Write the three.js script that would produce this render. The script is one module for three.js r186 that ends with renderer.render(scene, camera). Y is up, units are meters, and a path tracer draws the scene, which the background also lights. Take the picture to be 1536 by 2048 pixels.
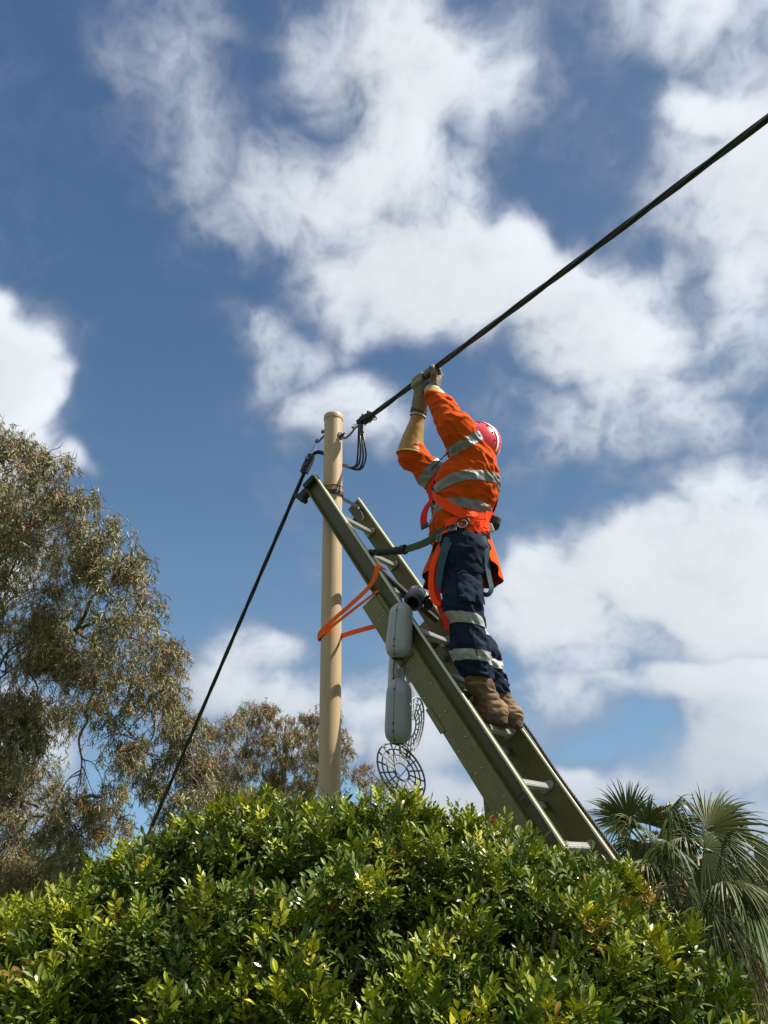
import * as THREE from 'three';
import { mergeGeometries } from 'three/addons/utils/BufferGeometryUtils.js';
import { RoundedBoxGeometry } from 'three/addons/geometries/RoundedBoxGeometry.js';

// ---------------------------------------------------------------- camera, sky, sun, exposure
const scene = new THREE.Scene();
const camera = new THREE.PerspectiveCamera(67.3, 768 / 1024, 0.05, 1500);
camera.position.set(0, 1.6, 0);
camera.rotation.x = THREE.MathUtils.degToRad(24.4);          // the phone is tilted up from the lawn
const renderer = new THREE.WebGLRenderer({ antialias: true });
renderer.setSize(768, 1024);
renderer.toneMapping = THREE.LinearToneMapping;
renderer.toneMappingExposure = 1.9;                         // exposed for the shaded side of the worker
renderer.shadowMap.enabled = true;

const SUN_EL = THREE.MathUtils.degToRad(52), SUN_AZ = THREE.MathUtils.degToRad(92.5);   // azimuth from -z towards +x
const SUN = new THREE.Vector3(Math.sin(SUN_AZ) * Math.cos(SUN_EL), Math.sin(SUN_EL), -Math.cos(SUN_AZ) * Math.cos(SUN_EL));
const sun = new THREE.DirectionalLight(new THREE.Color(1.0, 0.93, 0.82), 5.0);
sun.name = 'sun';
sun.position.copy(SUN).multiplyScalar(40).add(new THREE.Vector3(0, 2, -4));
sun.target.position.set(0, 2, -4);
sun.castShadow = true;
sun.shadow.mapSize.set(2048, 2048);
Object.assign(sun.shadow.camera, { left: -14, right: 14, top: 14, bottom: -14, near: 1, far: 90 });
scene.add(sun, sun.target);

// seeded noise
function rng(seed) { let s = seed >>> 0; return () => { s = (s + 0x6d2b79f5) >>> 0; let t = Math.imul(s ^ (s >>> 15), 1 | s); t = (t + Math.imul(t ^ (t >>> 7), 61 | t)) ^ t; return ((t ^ (t >>> 14)) >>> 0) / 4294967296; }; }
const PERM = new Uint8Array(512), GRAD = new Float32Array(768);
{ const r = rng(7); const p = [...Array(256).keys()]; for (let i = 255; i > 0; i--) { const j = Math.floor(r() * (i + 1)); [p[i], p[j]] = [p[j], p[i]]; } for (let i = 0; i < 512; i++) PERM[i] = p[i & 255];
  for (let i = 0; i < 256; i++) { const z = r() * 2 - 1, a = r() * 6.283185, q = Math.sqrt(1 - z * z); GRAD[i * 3] = q * Math.cos(a); GRAD[i * 3 + 1] = q * Math.sin(a); GRAD[i * 3 + 2] = z; } }
function noise3(x, y, z) {                                   // gradient noise, about -0.8 .. 0.8
  const X = Math.floor(x), Y = Math.floor(y), Z = Math.floor(z), fx = x - X, fy = y - Y, fz = z - Z;
  const u = fx * fx * fx * (fx * (fx * 6 - 15) + 10), v = fy * fy * fy * (fy * (fy * 6 - 15) + 10), w = fz * fz * fz * (fz * (fz * 6 - 15) + 10);
  const xi = X & 255, yi = Y & 255, zi = Z & 255;
  const A = PERM[xi] + yi, B = PERM[(xi + 1) & 255] + yi, AA = PERM[A & 255] + zi, AB = PERM[(A + 1) & 255] + zi, BA = PERM[B & 255] + zi, BB = PERM[(B + 1) & 255] + zi;
  const d = (h, a, b, c) => { const i = PERM[h & 255] * 3; return GRAD[i] * a + GRAD[i + 1] * b + GRAD[i + 2] * c; };
  const x00 = d(AA, fx, fy, fz), x10 = d(BA, fx - 1, fy, fz), x01 = d(AB, fx, fy - 1, fz), x11 = d(BB, fx - 1, fy - 1, fz);
  const y00 = d(AA + 1, fx, fy, fz - 1), y10 = d(BA + 1, fx - 1, fy, fz - 1), y01 = d(AB + 1, fx, fy - 1, fz - 1), y11 = d(BB + 1, fx - 1, fy - 1, fz - 1);
  const a = x00 + u * (x10 - x00), b = x01 + u * (x11 - x01), c = y00 + u * (y10 - y00), e = y01 + u * (y11 - y01), f = a + v * (b - a), g = c + v * (e - c);
  return f + w * (g - f);
}
const clamp = (x, a = 0, b = 1) => Math.min(b, Math.max(a, x)), smooth = (a, b, x) => { const t = clamp((x - a) / (b - a)); return t * t * (3 - 2 * t); }, mix = (a, b, t) => a + (b - a) * t;

// The sky: clear air plus cumulus, as radiance by direction. Every bank of cloud has an azimuth, an elevation, two half widths, a tilt (degrees) and an amount.
const banks = [];
function cloud(az, el, wide, high, tilt, amount) {
  const D = Math.PI / 180, a = az * D, e = el * D, t = tilt * D, c = [Math.sin(a) * Math.cos(e), Math.sin(e), -Math.cos(a) * Math.cos(e)];
  const E = [Math.cos(a), 0, Math.sin(a)], N = [-Math.sin(a) * Math.sin(e), Math.cos(e), Math.cos(a) * Math.sin(e)];
  const A = E.map((x, i) => (x * Math.cos(t) + N[i] * Math.sin(t)) / Math.tan(wide * D)), B = E.map((x, i) => (-x * Math.sin(t) + N[i] * Math.cos(t)) / Math.tan(high * D));
  banks.push({ c, A, B, s: amount, reach: Math.cos(Math.min(1.5, 2.1 * Math.max(wide, high) * D + 0.09)) });
}
cloud(1.8,56.5,6.9,4.4,-2,1.05);
cloud(3.4,52.8,6.9,3.5,-3,1.00);
cloud(-7.1,54.9,3.5,1.9,-19,0.62);
cloud(-11.7,55.9,1.9,0.9,-25,0.45);
cloud(8.7,54.8,2.4,3.3,-7,0.79);
cloud(-3.5,48.6,8.5,3.7,23,0.88);
cloud(4.6,46.4,4.5,4.2,-3,0.88);
cloud(1.5,42.5,7.4,5.0,-1,1.05);
cloud(8.6,40.9,5.3,4.4,-6,1.05);
cloud(-1.3,39.1,4.0,2.8,1,0.74);
cloud(-3.1,36.6,2.2,1.8,2,0.41);
cloud(-17.5,48.3,4.9,2.7,38,0.43);
cloud(-25.5,53.7,5.0,2.1,21,0.38);
cloud(-29.0,51.4,2.3,1.6,23,0.33);
cloud(-23.4,51.9,3.0,1.9,19,0.39);
cloud(-17.6,55.2,2.8,1.9,15,0.37);
cloud(-19.8,49.7,3.5,2.6,35,0.41);
cloud(-22.4,44.9,2.5,2.1,16,0.43);
cloud(-16.6,43.3,4.4,2.3,32,0.44);
cloud(-12.3,42.6,3.1,2.0,8,0.49);
cloud(-10.3,45.7,4.1,2.9,7,0.49);
cloud(16.5,38.6,6.5,3.7,-25,1.10);
cloud(18.5,35.2,5.8,3.1,-11,1.05);
cloud(13.7,41.1,2.8,2.0,-19,0.62);
cloud(20.6,31.0,5.4,2.1,-11,0.65);
cloud(10.6,33.3,2.2,1.8,-6,0.30);
cloud(7.4,31.4,3.3,1.5,-4,0.33);
cloud(-10.8,37.2,3.5,2.4,-13,0.73);
cloud(-7.9,34.6,3.6,2.0,40,0.74);
cloud(-2.9,31.6,4.8,2.9,2,0.86);
cloud(-6.3,29.2,2.9,1.8,3,0.34);
cloud(0.1,29.7,2.2,2.2,-0,0.49);
cloud(31.8,47.5,4.0,1.7,-35,0.78);
cloud(27.8,48.8,2.4,2.0,-62,0.46);
cloud(30.0,52.3,2.3,1.2,-10,0.38);
cloud(35.9,50.1,1.6,1.0,-29,0.32);
cloud(34.1,43.6,2.3,2.6,-25,0.65);
cloud(30.5,40.9,2.1,1.8,-21,0.46);
cloud(25.4,38.7,1.4,2.6,-17,0.44);
cloud(31.2,36.8,2.1,3.4,-20,0.69);
cloud(29.3,32.6,3.9,2.6,-17,0.69);
cloud(27.0,35.3,1.9,2.3,-16,0.34);
cloud(25.0,31.6,3.8,2.0,-14,0.59);
cloud(28.4,28.8,3.4,1.7,-15,0.34);
cloud(17.2,42.9,1.3,1.3,-42,0.33);
cloud(21.2,18.8,8.5,4.5,-15,1.10);
cloud(27.5,21.4,4.9,4.0,-11,1.10);
cloud(25.2,16.3,6.2,4.0,-7,1.10);
cloud(14.0,19.5,4.6,2.9,-5,0.88);
cloud(11.9,16.4,5.3,4.3,-3,1.00);
cloud(17.8,14.6,6.7,2.8,-5,0.70);
cloud(20.4,25.3,4.4,2.1,-34,0.41);
cloud(13.3,23.2,3.2,1.5,-5,0.37);
cloud(9.9,20.5,2.2,2.2,-4,0.49);
cloud(23.8,10.7,5.8,2.0,0,1.15);
cloud(18.9,10.1,6.5,1.7,2,0.70);
cloud(12.0,9.7,5.9,2.1,-2,0.70);
cloud(24.7,7.2,3.8,3.5,-3,1.10);
cloud(20.7,4.9,5.2,2.5,-2,1.00);
cloud(14.3,5.0,3.6,1.3,-1,0.88);
cloud(9.4,3.8,5.8,2.3,-1,1.00);
cloud(2.0,14.2,4.4,2.2,-0,0.41);
cloud(14.0,12.4,5.2,2.1,-3,0.74);
cloud(6.7,18.5,1.8,2.6,-2,0.33);
cloud(8.3,7.8,4.2,1.7,-1,0.62);
cloud(-5.3,7.9,4.2,2.0,1,0.74);
cloud(4.6,2.6,6.9,1.9,-0,0.84);
cloud(-9.5,7.1,6.9,2.0,1,0.49);
cloud(24.7,2.0,3.4,2.9,-1,0.79);
cloud(-30.0,30.1,3.0,3.6,16,1.25);
cloud(-33.2,31.6,2.6,4.1,19,1.25);
cloud(-27.7,29.6,1.7,1.7,15,0.79);
cloud(-28.3,26.0,2.7,2.7,13,1.10);
cloud(-24.5,25.0,1.6,1.7,41,0.88);
cloud(-29.8,20.6,4.4,4.6,11,1.10);
cloud(-10.0,13.7,3.9,2.0,12,0.88);
cloud(-12.0,11.1,4.2,2.4,2,0.84);
cloud(-7.6,10.6,3.9,2.1,1,0.84);
cloud(-1.8,10.7,5.8,2.8,0,0.86);
cloud(2.6,7.9,5.3,2.7,-0,0.86);
cloud(4.6,4.8,4.2,2.0,-0,0.79);
cloud(-5.0,18.2,1.1,0.7,2,0.29);
cloud(-6.3,14.5,2.2,0.9,2,0.34);
cloud(-24.5,6.6,3.5,4.1,3,1.00);
cloud(-21.2,3.0,3.6,2.7,1,0.70);
cloud(-24.3,0.6,2.8,2.3,0,0.49);
cloud(-16.3,6.9,3.9,2.0,2,0.41);
cloud(-25.5,33.9,1.0,1.3,15,0.25);
cloud(14.4,3.4,2.6,1.9,-1,0.41);
cloud(-12.7,15.3,1.1,0.6,3,0.29);
cloud(16.7,51.7,0.6,0.9,7,0.28);
cloud(19.7,50.5,0.9,0.4,5,0.28);
cloud(26.3,40.8,7.2,8.2,-18,0.34);
cloud(19.2,29.4,10.2,3.2,-10,0.71);
cloud(28.3,28.1,4.3,2.0,-14,0.46);
cloud(-21.5,48.8,7.2,6.1,17,0.25);
cloud(20.3,46.9,3.8,4.8,-15,0.25);
cloud(-5.0,18.5,9.6,4.4,2,0.23);
cloud(11.1,29.3,5.4,4.0,-5,0.48);
cloud(-9.6,28.7,4.4,5.9,5,0.25);
{ // the rest of the sky carries clouds of the same kind
  const r = rng(21);
  for (let i = 0; i < 190; i++) {
    const el = 4 + 82 * Math.pow(r(), 1.2), az = 180 + (r() - 0.5) * 290, s = 0.5 + 0.7 * r(), w = 4 + 9 * r();
    if (el > 61 && r() < 0.2) continue;
    cloud(az / 1, el, w * 1.2, w * (0.45 + 0.4 * r()), (r() - 0.5) * 40, s);
  }
  for (let i = 0; i < 26; i++) cloud((r() - 0.5) * 120, 70 + 18 * r(), 5 + 7 * r(), 3 + 4 * r(), (r() - 0.5) * 60, 0.5 + 0.6 * r());
}
function makeSky() {
  const W = 4096, H = 2048, half = H / 2, den = new Float32Array(W * half), body = new Float32Array(W * half), out = new Float32Array(W * H * 4);
  const dirs = (x, y) => { const u = ((y + 0.5) / H - 0.5) * Math.PI, a = ((x + 0.5) / W - 0.5) * 2 * Math.PI; return [Math.cos(a) * Math.cos(u), Math.sin(u), Math.sin(a) * Math.cos(u)]; };
  const T = 32, cover = (list, x, y, z) => {
    let s = 0;
    for (const k of list) {
      const c = k.c, dc = x * c[0] + y * c[1] + z * c[2];
      if (dc < 0.2) continue;
      const u = (x * k.A[0] + y * k.A[1] + z * k.A[2]) / dc, v = (x * k.B[0] + y * k.B[1] + z * k.B[2]) / dc, q = u * u + v * v;
      if (q < 4.2) { const e = k.s * Math.exp(-q * Math.sqrt(q) * 0.7); s = s > e ? s + e * 0.22 : e + s * 0.22; }
    }
    return s;
  };
  for (let ty = half; ty < H; ty += T) for (let tx = 0; tx < W; tx += T) {
    const m = dirs(tx + T / 2, ty + T / 2), list = banks.filter((k) => m[0] * k.c[0] + m[1] * k.c[1] + m[2] * k.c[2] > k.reach);
    for (let y = ty; y < ty + T; y++) for (let x = tx; x < tx + T; x++) {
      const [dx, dy, dz] = dirs(x, y);
      if (!list.length) { den[(y - half) * W + x] = -0.5; continue; }
      // bend the banks' outlines, then eat them away with finer and finer noise
      const wx = noise3(dx * 9 + 3, dy * 9, dz * 9), wy = noise3(dx * 9, dy * 9 + 17, dz * 9), wz = noise3(dx * 9, dy * 9, dz * 9 + 31);
      const vx = noise3(dx * 31 + 5, dy * 31, dz * 31), vy = noise3(dx * 31, dy * 31 + 9, dz * 31), vz = noise3(dx * 31, dy * 31, dz * 31 + 2);
      const ex = dx + wx * 0.05 + vx * 0.014, ey = dy + wy * 0.05 + vy * 0.014, ez = dz + wz * 0.05 + vz * 0.014;
      const c = cover(list, ex, ey, ez);
      if (c < 0.02) { den[(y - half) * W + x] = -0.5; continue; }
      body[(y - half) * W + x] = c;
      let n = 0, a = 0.5, f = 7.5, px = dx + wx * 0.02 + vx * 0.012, py = (dy + wy * 0.02 + vy * 0.012) * 1.15, pz = dz + wz * 0.02 + vz * 0.012;
      let rid = 0;
      for (let o = 0; o < 8; o++, a *= 0.60, f *= 2.03) { const q = noise3(px * f + o * 7.1, py * f, pz * f - o * 3.3); n += a * q; if (o > 0) rid += a * (Math.abs(q) * 2 - 0.42); }
      den[(y - half) * W + x] = c * 0.88 - 0.33 + n * (0.62 + 0.36 * c) - rid * 0.5;
    }
  }
  const at = (x, y) => body[clamp(Math.round(y), 0, half - 1) * W + ((Math.round(x) % W) + W) % W];
  for (let y = half; y < H; y++) for (let x = 0; x < W; x++) {
    const d = dirs(x, y), i = (y * W + x) * 4, up = d[1], cos = d[0] * SUN.x + d[1] * SUN.y + d[2] * SUN.z;
    // clear air: deep blue overhead, paler towards the horizon and towards the sun
    const h = Math.exp(-up * 2.7), g = Math.pow(clamp(cos * 0.5 + 0.5), 5);
    let r = 0.010 + 0.305 * h + 0.12 * g, gr = 0.054 + 0.495 * h + 0.145 * g, b = 0.192 + 0.605 * h + 0.14 * g;
    const raw = den[(y - half) * W + x], s = raw > 0.5 ? raw : 0.07 * Math.log(1 + Math.exp(raw / 0.07));   // soft, gauzy rims
    if (s > 0.002) {
      // light reaching this spot through the cloud that lies between it and the sun
      const sa = Math.atan2(SUN.z, SUN.x), se = Math.asin(SUN.y), a0 = Math.atan2(d[2], d[0]), e0 = Math.asin(up);
      let da = sa - a0; while (da > Math.PI) da -= 2 * Math.PI; while (da < -Math.PI) da += 2 * Math.PI;
      let ux = da * Math.cos(e0), uy = se - e0; const l = Math.hypot(ux, uy) || 1; ux /= l; uy /= l;
      let thick = 0; const px = W / (2 * Math.PI), ce = Math.max(0.2, Math.cos(e0));
      for (const k of [0.008, 0.02, 0.04, 0.07]) thick += Math.max(0, at(x + (ux * k * px) / ce, y - half + uy * k * px) - 0.35);
      const alpha = 1 - Math.exp(-s * 2.3 - s * s * 3.2), core = body[(y - half) * W + x], lit = Math.exp(-thick * 0.26), deep = smooth(0.25, 0.85, 0.5 * s + 0.45 * core);
      const bright = (0.68 + 0.34 * lit) * (0.62 + 0.28 * smooth(0.28, 0.95, core) + 0.20 * smooth(0.0, 0.6, s) + 0.15 * (clamp(s, 0, 1.3) - 0.55)) * (0.97 + 0.16 * g), low = smooth(0.30, 0.02, up);
      const cr = mix(0.56, 0.83, deep) * bright * mix(1, 0.72, low), cg = mix(0.63, 0.88, deep) * bright * mix(1, 0.75, low), cb = mix(0.80, 0.93, deep) * bright * mix(1, 0.79, low);
      r = mix(r, cr, alpha); gr = mix(gr, cg, alpha); b = mix(b, cb, alpha);
    }
    out[i] = r / 1.9; out[i + 1] = gr / 1.9; out[i + 2] = b / 1.9; out[i + 3] = 1;
  }
  for (let y = 0; y < half; y++) for (let x = 0; x < W; x++) { const i = (y * W + x) * 4; out[i] = 0.06; out[i + 1] = 0.065; out[i + 2] = 0.05; out[i + 3] = 1; }   // the ground beyond the ground
  const t = new THREE.DataTexture(out, W, H, THREE.RGBAFormat, THREE.FloatType);
  t.mapping = THREE.EquirectangularReflectionMapping; t.magFilter = t.minFilter = THREE.LinearFilter; t.needsUpdate = true;
  return t;
}
scene.background = makeSky();
scene.environment = scene.background;

// ---------------------------------------------------------------- helpers
const V = (x = 0, y = 0, z = 0) => new THREE.Vector3(x, y, z), TAU = Math.PI * 2, rad = THREE.MathUtils.degToRad;
const v3 = (a) => (Array.isArray(a) ? V(...a) : a.clone());
const taken = new Map();
function numbered(name) { const n = taken.get(name) ?? 0; taken.set(name, n + 1); return n ? name + '_' + String(n).padStart(3, '0') : name; }
function tag(o, label, category, group, kind) {
  if (label) o.userData.label = label;
  if (category) o.userData.category = category;
  if (group) o.userData.group = group;
  if (kind) o.userData.kind = kind;
  return o;
}
// A thing is a group standing at its base. Its parts are modelled in the place's own metres and hung under it.
function thing(name, base, label, category, group, kind) {
  const o = new THREE.Group();
  o.name = numbered(name); o.position.copy(v3(base)); scene.add(o);
  return tag(o, label, category, group, kind);
}
function part(name, geometry, material, parent, sub = false) {
  const m = new THREE.Mesh(geometry, material);
  m.name = numbered(name); m.castShadow = m.receiveShadow = true;
  if (!sub && parent.isGroup && !parent.userData.local) m.position.copy(parent.position).negate();
  parent.add(m);
  return m;
}
const sub = (name, geometry, material, parent) => part(name, geometry, material, parent, true);
function flat(list) { return list.map((g) => { const h = g.index ? g.toNonIndexed() : g; for (const k of Object.keys(h.attributes)) if (!['position', 'normal', 'uv', 'color'].includes(k)) h.deleteAttribute(k); return h; }); }
function merged(list) { const l = flat(list); const color = l.every((g) => g.attributes.color); if (!color) l.forEach((g) => g.deleteAttribute('color')); const uv = l.every((g) => g.attributes.uv); if (!uv) l.forEach((g) => g.deleteAttribute('uv')); return mergeGeometries(l); }
// a beam from a to b: w across, h along "up"
function beam(a, b, w, h, up = V(0, 1, 0), r = 0) {
  a = v3(a); b = v3(b);
  const z = b.clone().sub(a), l = z.length(); z.normalize();
  const x = v3(up).cross(z).normalize(), y = z.clone().cross(x);
  const g = r ? new RoundedBoxGeometry(w, h, l, 2, r) : new THREE.BoxGeometry(w, h, l);
  return g.applyMatrix4(new THREE.Matrix4().makeBasis(x, y, z).setPosition(a.add(b).multiplyScalar(0.5)));
}
function rod(a, b, r0, r1 = r0, n = 12) {
  a = v3(a); b = v3(b);
  const d = b.clone().sub(a), g = new THREE.CylinderGeometry(r1, r0, d.length(), n);
  return g.applyQuaternion(new THREE.Quaternion().setFromUnitVectors(V(0, 1, 0), d.normalize())).translate(...a.add(b).multiplyScalar(0.5).toArray());
}
const curve = (pts, tension = 0.5) => new THREE.CatmullRomCurve3(pts.map(v3), false, 'catmullrom', tension);
const tube = (pts, r, n = 40, sides = 8) => new THREE.TubeGeometry(curve(pts), n, r, sides);
// a round-ended limb through points with a radius at each
function limb(pts, radii, n = 10, sides = 7, twist = 0) {
  const c = curve(pts), pos = [], idx = [], uv = [], f = c.computeFrenetFrames(n, false);
  let along = 0, last = null;
  for (let i = 0; i <= n; i++) {
    const t = i / n, p = c.getPoint(t), k = t * (radii.length - 1), a = Math.min(radii.length - 2, Math.floor(k)), r = mix(radii[a], radii[a + 1], k - a);
    if (last) along += p.distanceTo(last); last = p;
    for (let j = 0; j <= sides; j++) {
      const q = (j / sides) * TAU, d = f.normals[i].clone().multiplyScalar(Math.cos(q)).addScaledVector(f.binormals[i], Math.sin(q));
      pos.push(p.x + d.x * r, p.y + d.y * r, p.z + d.z * r); uv.push((j / sides) * TAU * r, along);
      if (i < n && j < sides) { const s = i * (sides + 1) + j; idx.push(s, s + 1, s + sides + 1, s + 1, s + sides + 2, s + sides + 1); }
    }
  }
  const g = new THREE.BufferGeometry();
  g.setAttribute('position', new THREE.Float32BufferAttribute(pos, 3)); g.setAttribute('uv', new THREE.Float32BufferAttribute(uv, 2)); g.setIndex(idx); g.computeVertexNormals();
  return g;
}
// a flat strap: centre line, outward normals, width and thickness
function strap(pts, normals, width, thick = 0.003, n = 24) {
  const c = curve(pts), nc = curve(normals), pos = [], uv = [], idx = [], ws = Array.isArray(width) ? width : [width, width];
  let along = 0, last = null;
  for (let i = 0; i <= n; i++) {
    const t = i / n, p = c.getPoint(t), T = c.getTangent(t), N = nc.getPoint(t).normalize(); N.addScaledVector(T, -N.dot(T)).normalize();
    const S = T.clone().cross(N).normalize(), k = t * (ws.length - 1), a = Math.min(ws.length - 2, Math.floor(k)), w = mix(ws[a], ws[a + 1], k - a) / 2;
    if (last) along += p.distanceTo(last); last = p;
    for (const [s, o] of [[-1, 0], [-1, thick], [1, thick], [1, 0]]) { pos.push(...p.clone().addScaledVector(S, s * w).addScaledVector(N, o).toArray()); uv.push(s * w, along); }
    if (i < n) for (let j = 0; j < 4; j++) { const a0 = i * 4 + j, b0 = i * 4 + ((j + 1) % 4); idx.push(a0, b0, a0 + 4, b0, b0 + 4, a0 + 4); }
  }
  idx.push(0, 1, 2, 0, 2, 3); const e = n * 4; idx.push(e, e + 2, e + 1, e, e + 3, e + 2);
  let g = new THREE.BufferGeometry();
  g.setAttribute('position', new THREE.Float32BufferAttribute(pos, 3)); g.setAttribute('uv', new THREE.Float32BufferAttribute(uv, 2)); g.setIndex(idx);
  g = g.toNonIndexed(); g.computeVertexNormals();
  return g;
}
// grey-scale noise textures by repeat: fine(r) -> DataTexture
function dataMap(size, fn, srgb = false) {
  const d = new Uint8Array(size * size * 4);
  for (let y = 0; y < size; y++) for (let x = 0; x < size; x++) { const c = fn(x / size, y / size), i = (y * size + x) * 4; for (let k = 0; k < 3; k++) d[i + k] = clamp(Array.isArray(c) ? c[k] : c) * 255; d[i + 3] = 255; }
  const t = new THREE.DataTexture(d, size, size, THREE.RGBAFormat);
  t.wrapS = t.wrapT = THREE.RepeatWrapping; t.magFilter = THREE.LinearFilter; t.minFilter = THREE.LinearMipmapLinearFilter; t.generateMipmaps = true;
  if (srgb) t.colorSpace = THREE.SRGBColorSpace;
  t.needsUpdate = true;
  return t;
}
function periodic(u, v, f, seed) { const a = u * TAU, b = v * TAU, r = f / TAU; return noise3(Math.cos(a) * r + seed, Math.sin(a) * r + Math.cos(b) * r * 1.3 + seed * 0.7, Math.sin(b) * r * 1.3 - seed); }
function fbm2(u, v, f, seed, o = 4) { let s = 0, a = 0.5; for (let i = 0; i < o; i++, a *= 0.5, f *= 2) s += a * periodic(u, v, f, seed + i * 9.1); return s; }
const M = (color, roughness = 0.8, o = {}) => new THREE.MeshStandardMaterial({ color: new THREE.Color().setRGB(...color), roughness, ...o });
const CLOTH = (color, roughness, o = {}) => new THREE.MeshPhysicalMaterial({ color: new THREE.Color().setRGB(...color), roughness, specularIntensity: 0.18, ...o });
const MP = (color, roughness, o = {}) => new THREE.MeshPhysicalMaterial({ color: new THREE.Color().setRGB(...color), roughness, ...o });

// naive surface nets: a signed distance -> one smooth closed mesh
function skin(sdf, lo, hi, cell, slack = 0.03) {
  const nx = Math.ceil((hi[0] - lo[0]) / cell) + 1, ny = Math.ceil((hi[1] - lo[1]) / cell) + 1, nz = Math.ceil((hi[2] - lo[2]) / cell) + 1, N = nx * ny * nz;
  const f = new Float32Array(N).fill(1), B = 5;
  for (let z = 0; z < nz; z += B) for (let y = 0; y < ny; y += B) for (let x = 0; x < nx; x += B) {
    const h = (B - 1) / 2, d = sdf(lo[0] + (x + h) * cell, lo[1] + (y + h) * cell, lo[2] + (z + h) * cell);
    const far = Math.abs(d) > cell * B * 0.95 + slack;
    for (let k = z; k < Math.min(nz, z + B); k++) for (let j = y; j < Math.min(ny, y + B); j++) for (let i = x; i < Math.min(nx, x + B); i++)
      f[(k * ny + j) * nx + i] = far ? d : sdf(lo[0] + i * cell, lo[1] + j * cell, lo[2] + k * cell);
  }
  const id = new Int32Array(N).fill(-1), pos = [], idx = [], C = [[0, 0, 0], [1, 0, 0], [0, 1, 0], [1, 1, 0], [0, 0, 1], [1, 0, 1], [0, 1, 1], [1, 1, 1]], E = [[0, 1], [2, 3], [4, 5], [6, 7], [0, 2], [1, 3], [4, 6], [5, 7], [0, 4], [1, 5], [2, 6], [3, 7]];
  const at = (i, j, k) => f[(k * ny + j) * nx + i];
  for (let k = 0; k < nz - 1; k++) for (let j = 0; j < ny - 1; j++) for (let i = 0; i < nx - 1; i++) {
    let m = 0; const s = C.map((c, q) => { const d = at(i + c[0], j + c[1], k + c[2]); if (d < 0) m |= 1 << q; return d; });
    if (m === 0 || m === 255) continue;
    let x = 0, y = 0, z = 0, n = 0;
    for (const [a, b] of E) if ((s[a] < 0) !== (s[b] < 0)) { const t = s[a] / (s[a] - s[b]); x += mix(C[a][0], C[b][0], t); y += mix(C[a][1], C[b][1], t); z += mix(C[a][2], C[b][2], t); n++; }
    id[(k * ny + j) * nx + i] = pos.length / 3;
    pos.push(lo[0] + (i + x / n) * cell, lo[1] + (j + y / n) * cell, lo[2] + (k + z / n) * cell);
  }
  const q = (a, b, c, d, flip) => { if (a < 0 || b < 0 || c < 0 || d < 0) return; flip ? idx.push(a, c, b, a, d, c) : idx.push(a, b, c, a, c, d); };
  const I = (i, j, k) => id[(k * ny + j) * nx + i];
  for (let k = 1; k < nz - 1; k++) for (let j = 1; j < ny - 1; j++) for (let i = 1; i < nx - 1; i++) {
    const a = at(i, j, k) < 0;
    if (a !== at(i + 1, j, k) < 0) q(I(i, j - 1, k - 1), I(i, j, k - 1), I(i, j, k), I(i, j - 1, k), !a);
    if (a !== at(i, j + 1, k) < 0) q(I(i - 1, j, k - 1), I(i - 1, j, k), I(i, j, k), I(i, j, k - 1), !a);
    if (a !== at(i, j, k + 1) < 0) q(I(i - 1, j - 1, k), I(i, j - 1, k), I(i, j, k), I(i - 1, j, k), !a);
  }
  const g = new THREE.BufferGeometry();
  g.setAttribute('position', new THREE.Float32BufferAttribute(pos, 3)); g.setIndex(idx); g.computeVertexNormals();
  return g;
}
// distances
const smin = (a, b, k) => { const h = Math.max(k - Math.abs(a - b), 0) / k; return Math.min(a, b) - h * h * k * 0.25; };
function cap(p, q, r0, r1) {                                     // a tapered capsule as a function of x, y, z
  const ax = p[0], ay = p[1], az = p[2], dx = q[0] - ax, dy = q[1] - ay, dz = q[2] - az, l = dx * dx + dy * dy + dz * dz || 1e-9;
  return (x, y, z) => { const t = clamp(((x - ax) * dx + (y - ay) * dy + (z - az) * dz) / l), ex = x - ax - dx * t, ey = y - ay - dy * t, ez = z - az - dz * t; return Math.sqrt(ex * ex + ey * ey + ez * ez) - r0 - (r1 - r0) * t; };
}
function ball(c, rx, ry, rz) { const m = Math.min(rx, ry, rz); return (x, y, z) => { const a = (x - c[0]) / rx, b = (y - c[1]) / ry, d = (z - c[2]) / rz, k = Math.sqrt(a * a + b * b + d * d); return (k - 1) * (k < 1 ? m : Math.max(m, (m + (rx + ry + rz) / 3) / 2)); }; }
const union = (list, k) => (x, y, z) => { let d = list[0](x, y, z); for (let i = 1; i < list.length; i++) d = smin(d, list[i](x, y, z), k); return d; };
function gradient(sdf, p, e = 0.004) { return V(sdf(p.x + e, p.y, p.z) - sdf(p.x - e, p.y, p.z), sdf(p.x, p.y + e, p.z) - sdf(p.x, p.y - e, p.z), sdf(p.x, p.y, p.z + e) - sdf(p.x, p.y, p.z - e)).normalize(); }
function onto(sdf, p, lift = 0) { p = v3(p); for (let i = 0; i < 8; i++) p.addScaledVector(gradient(sdf, p), -(sdf(p.x, p.y, p.z) - lift) * 0.9); return p; }
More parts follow.
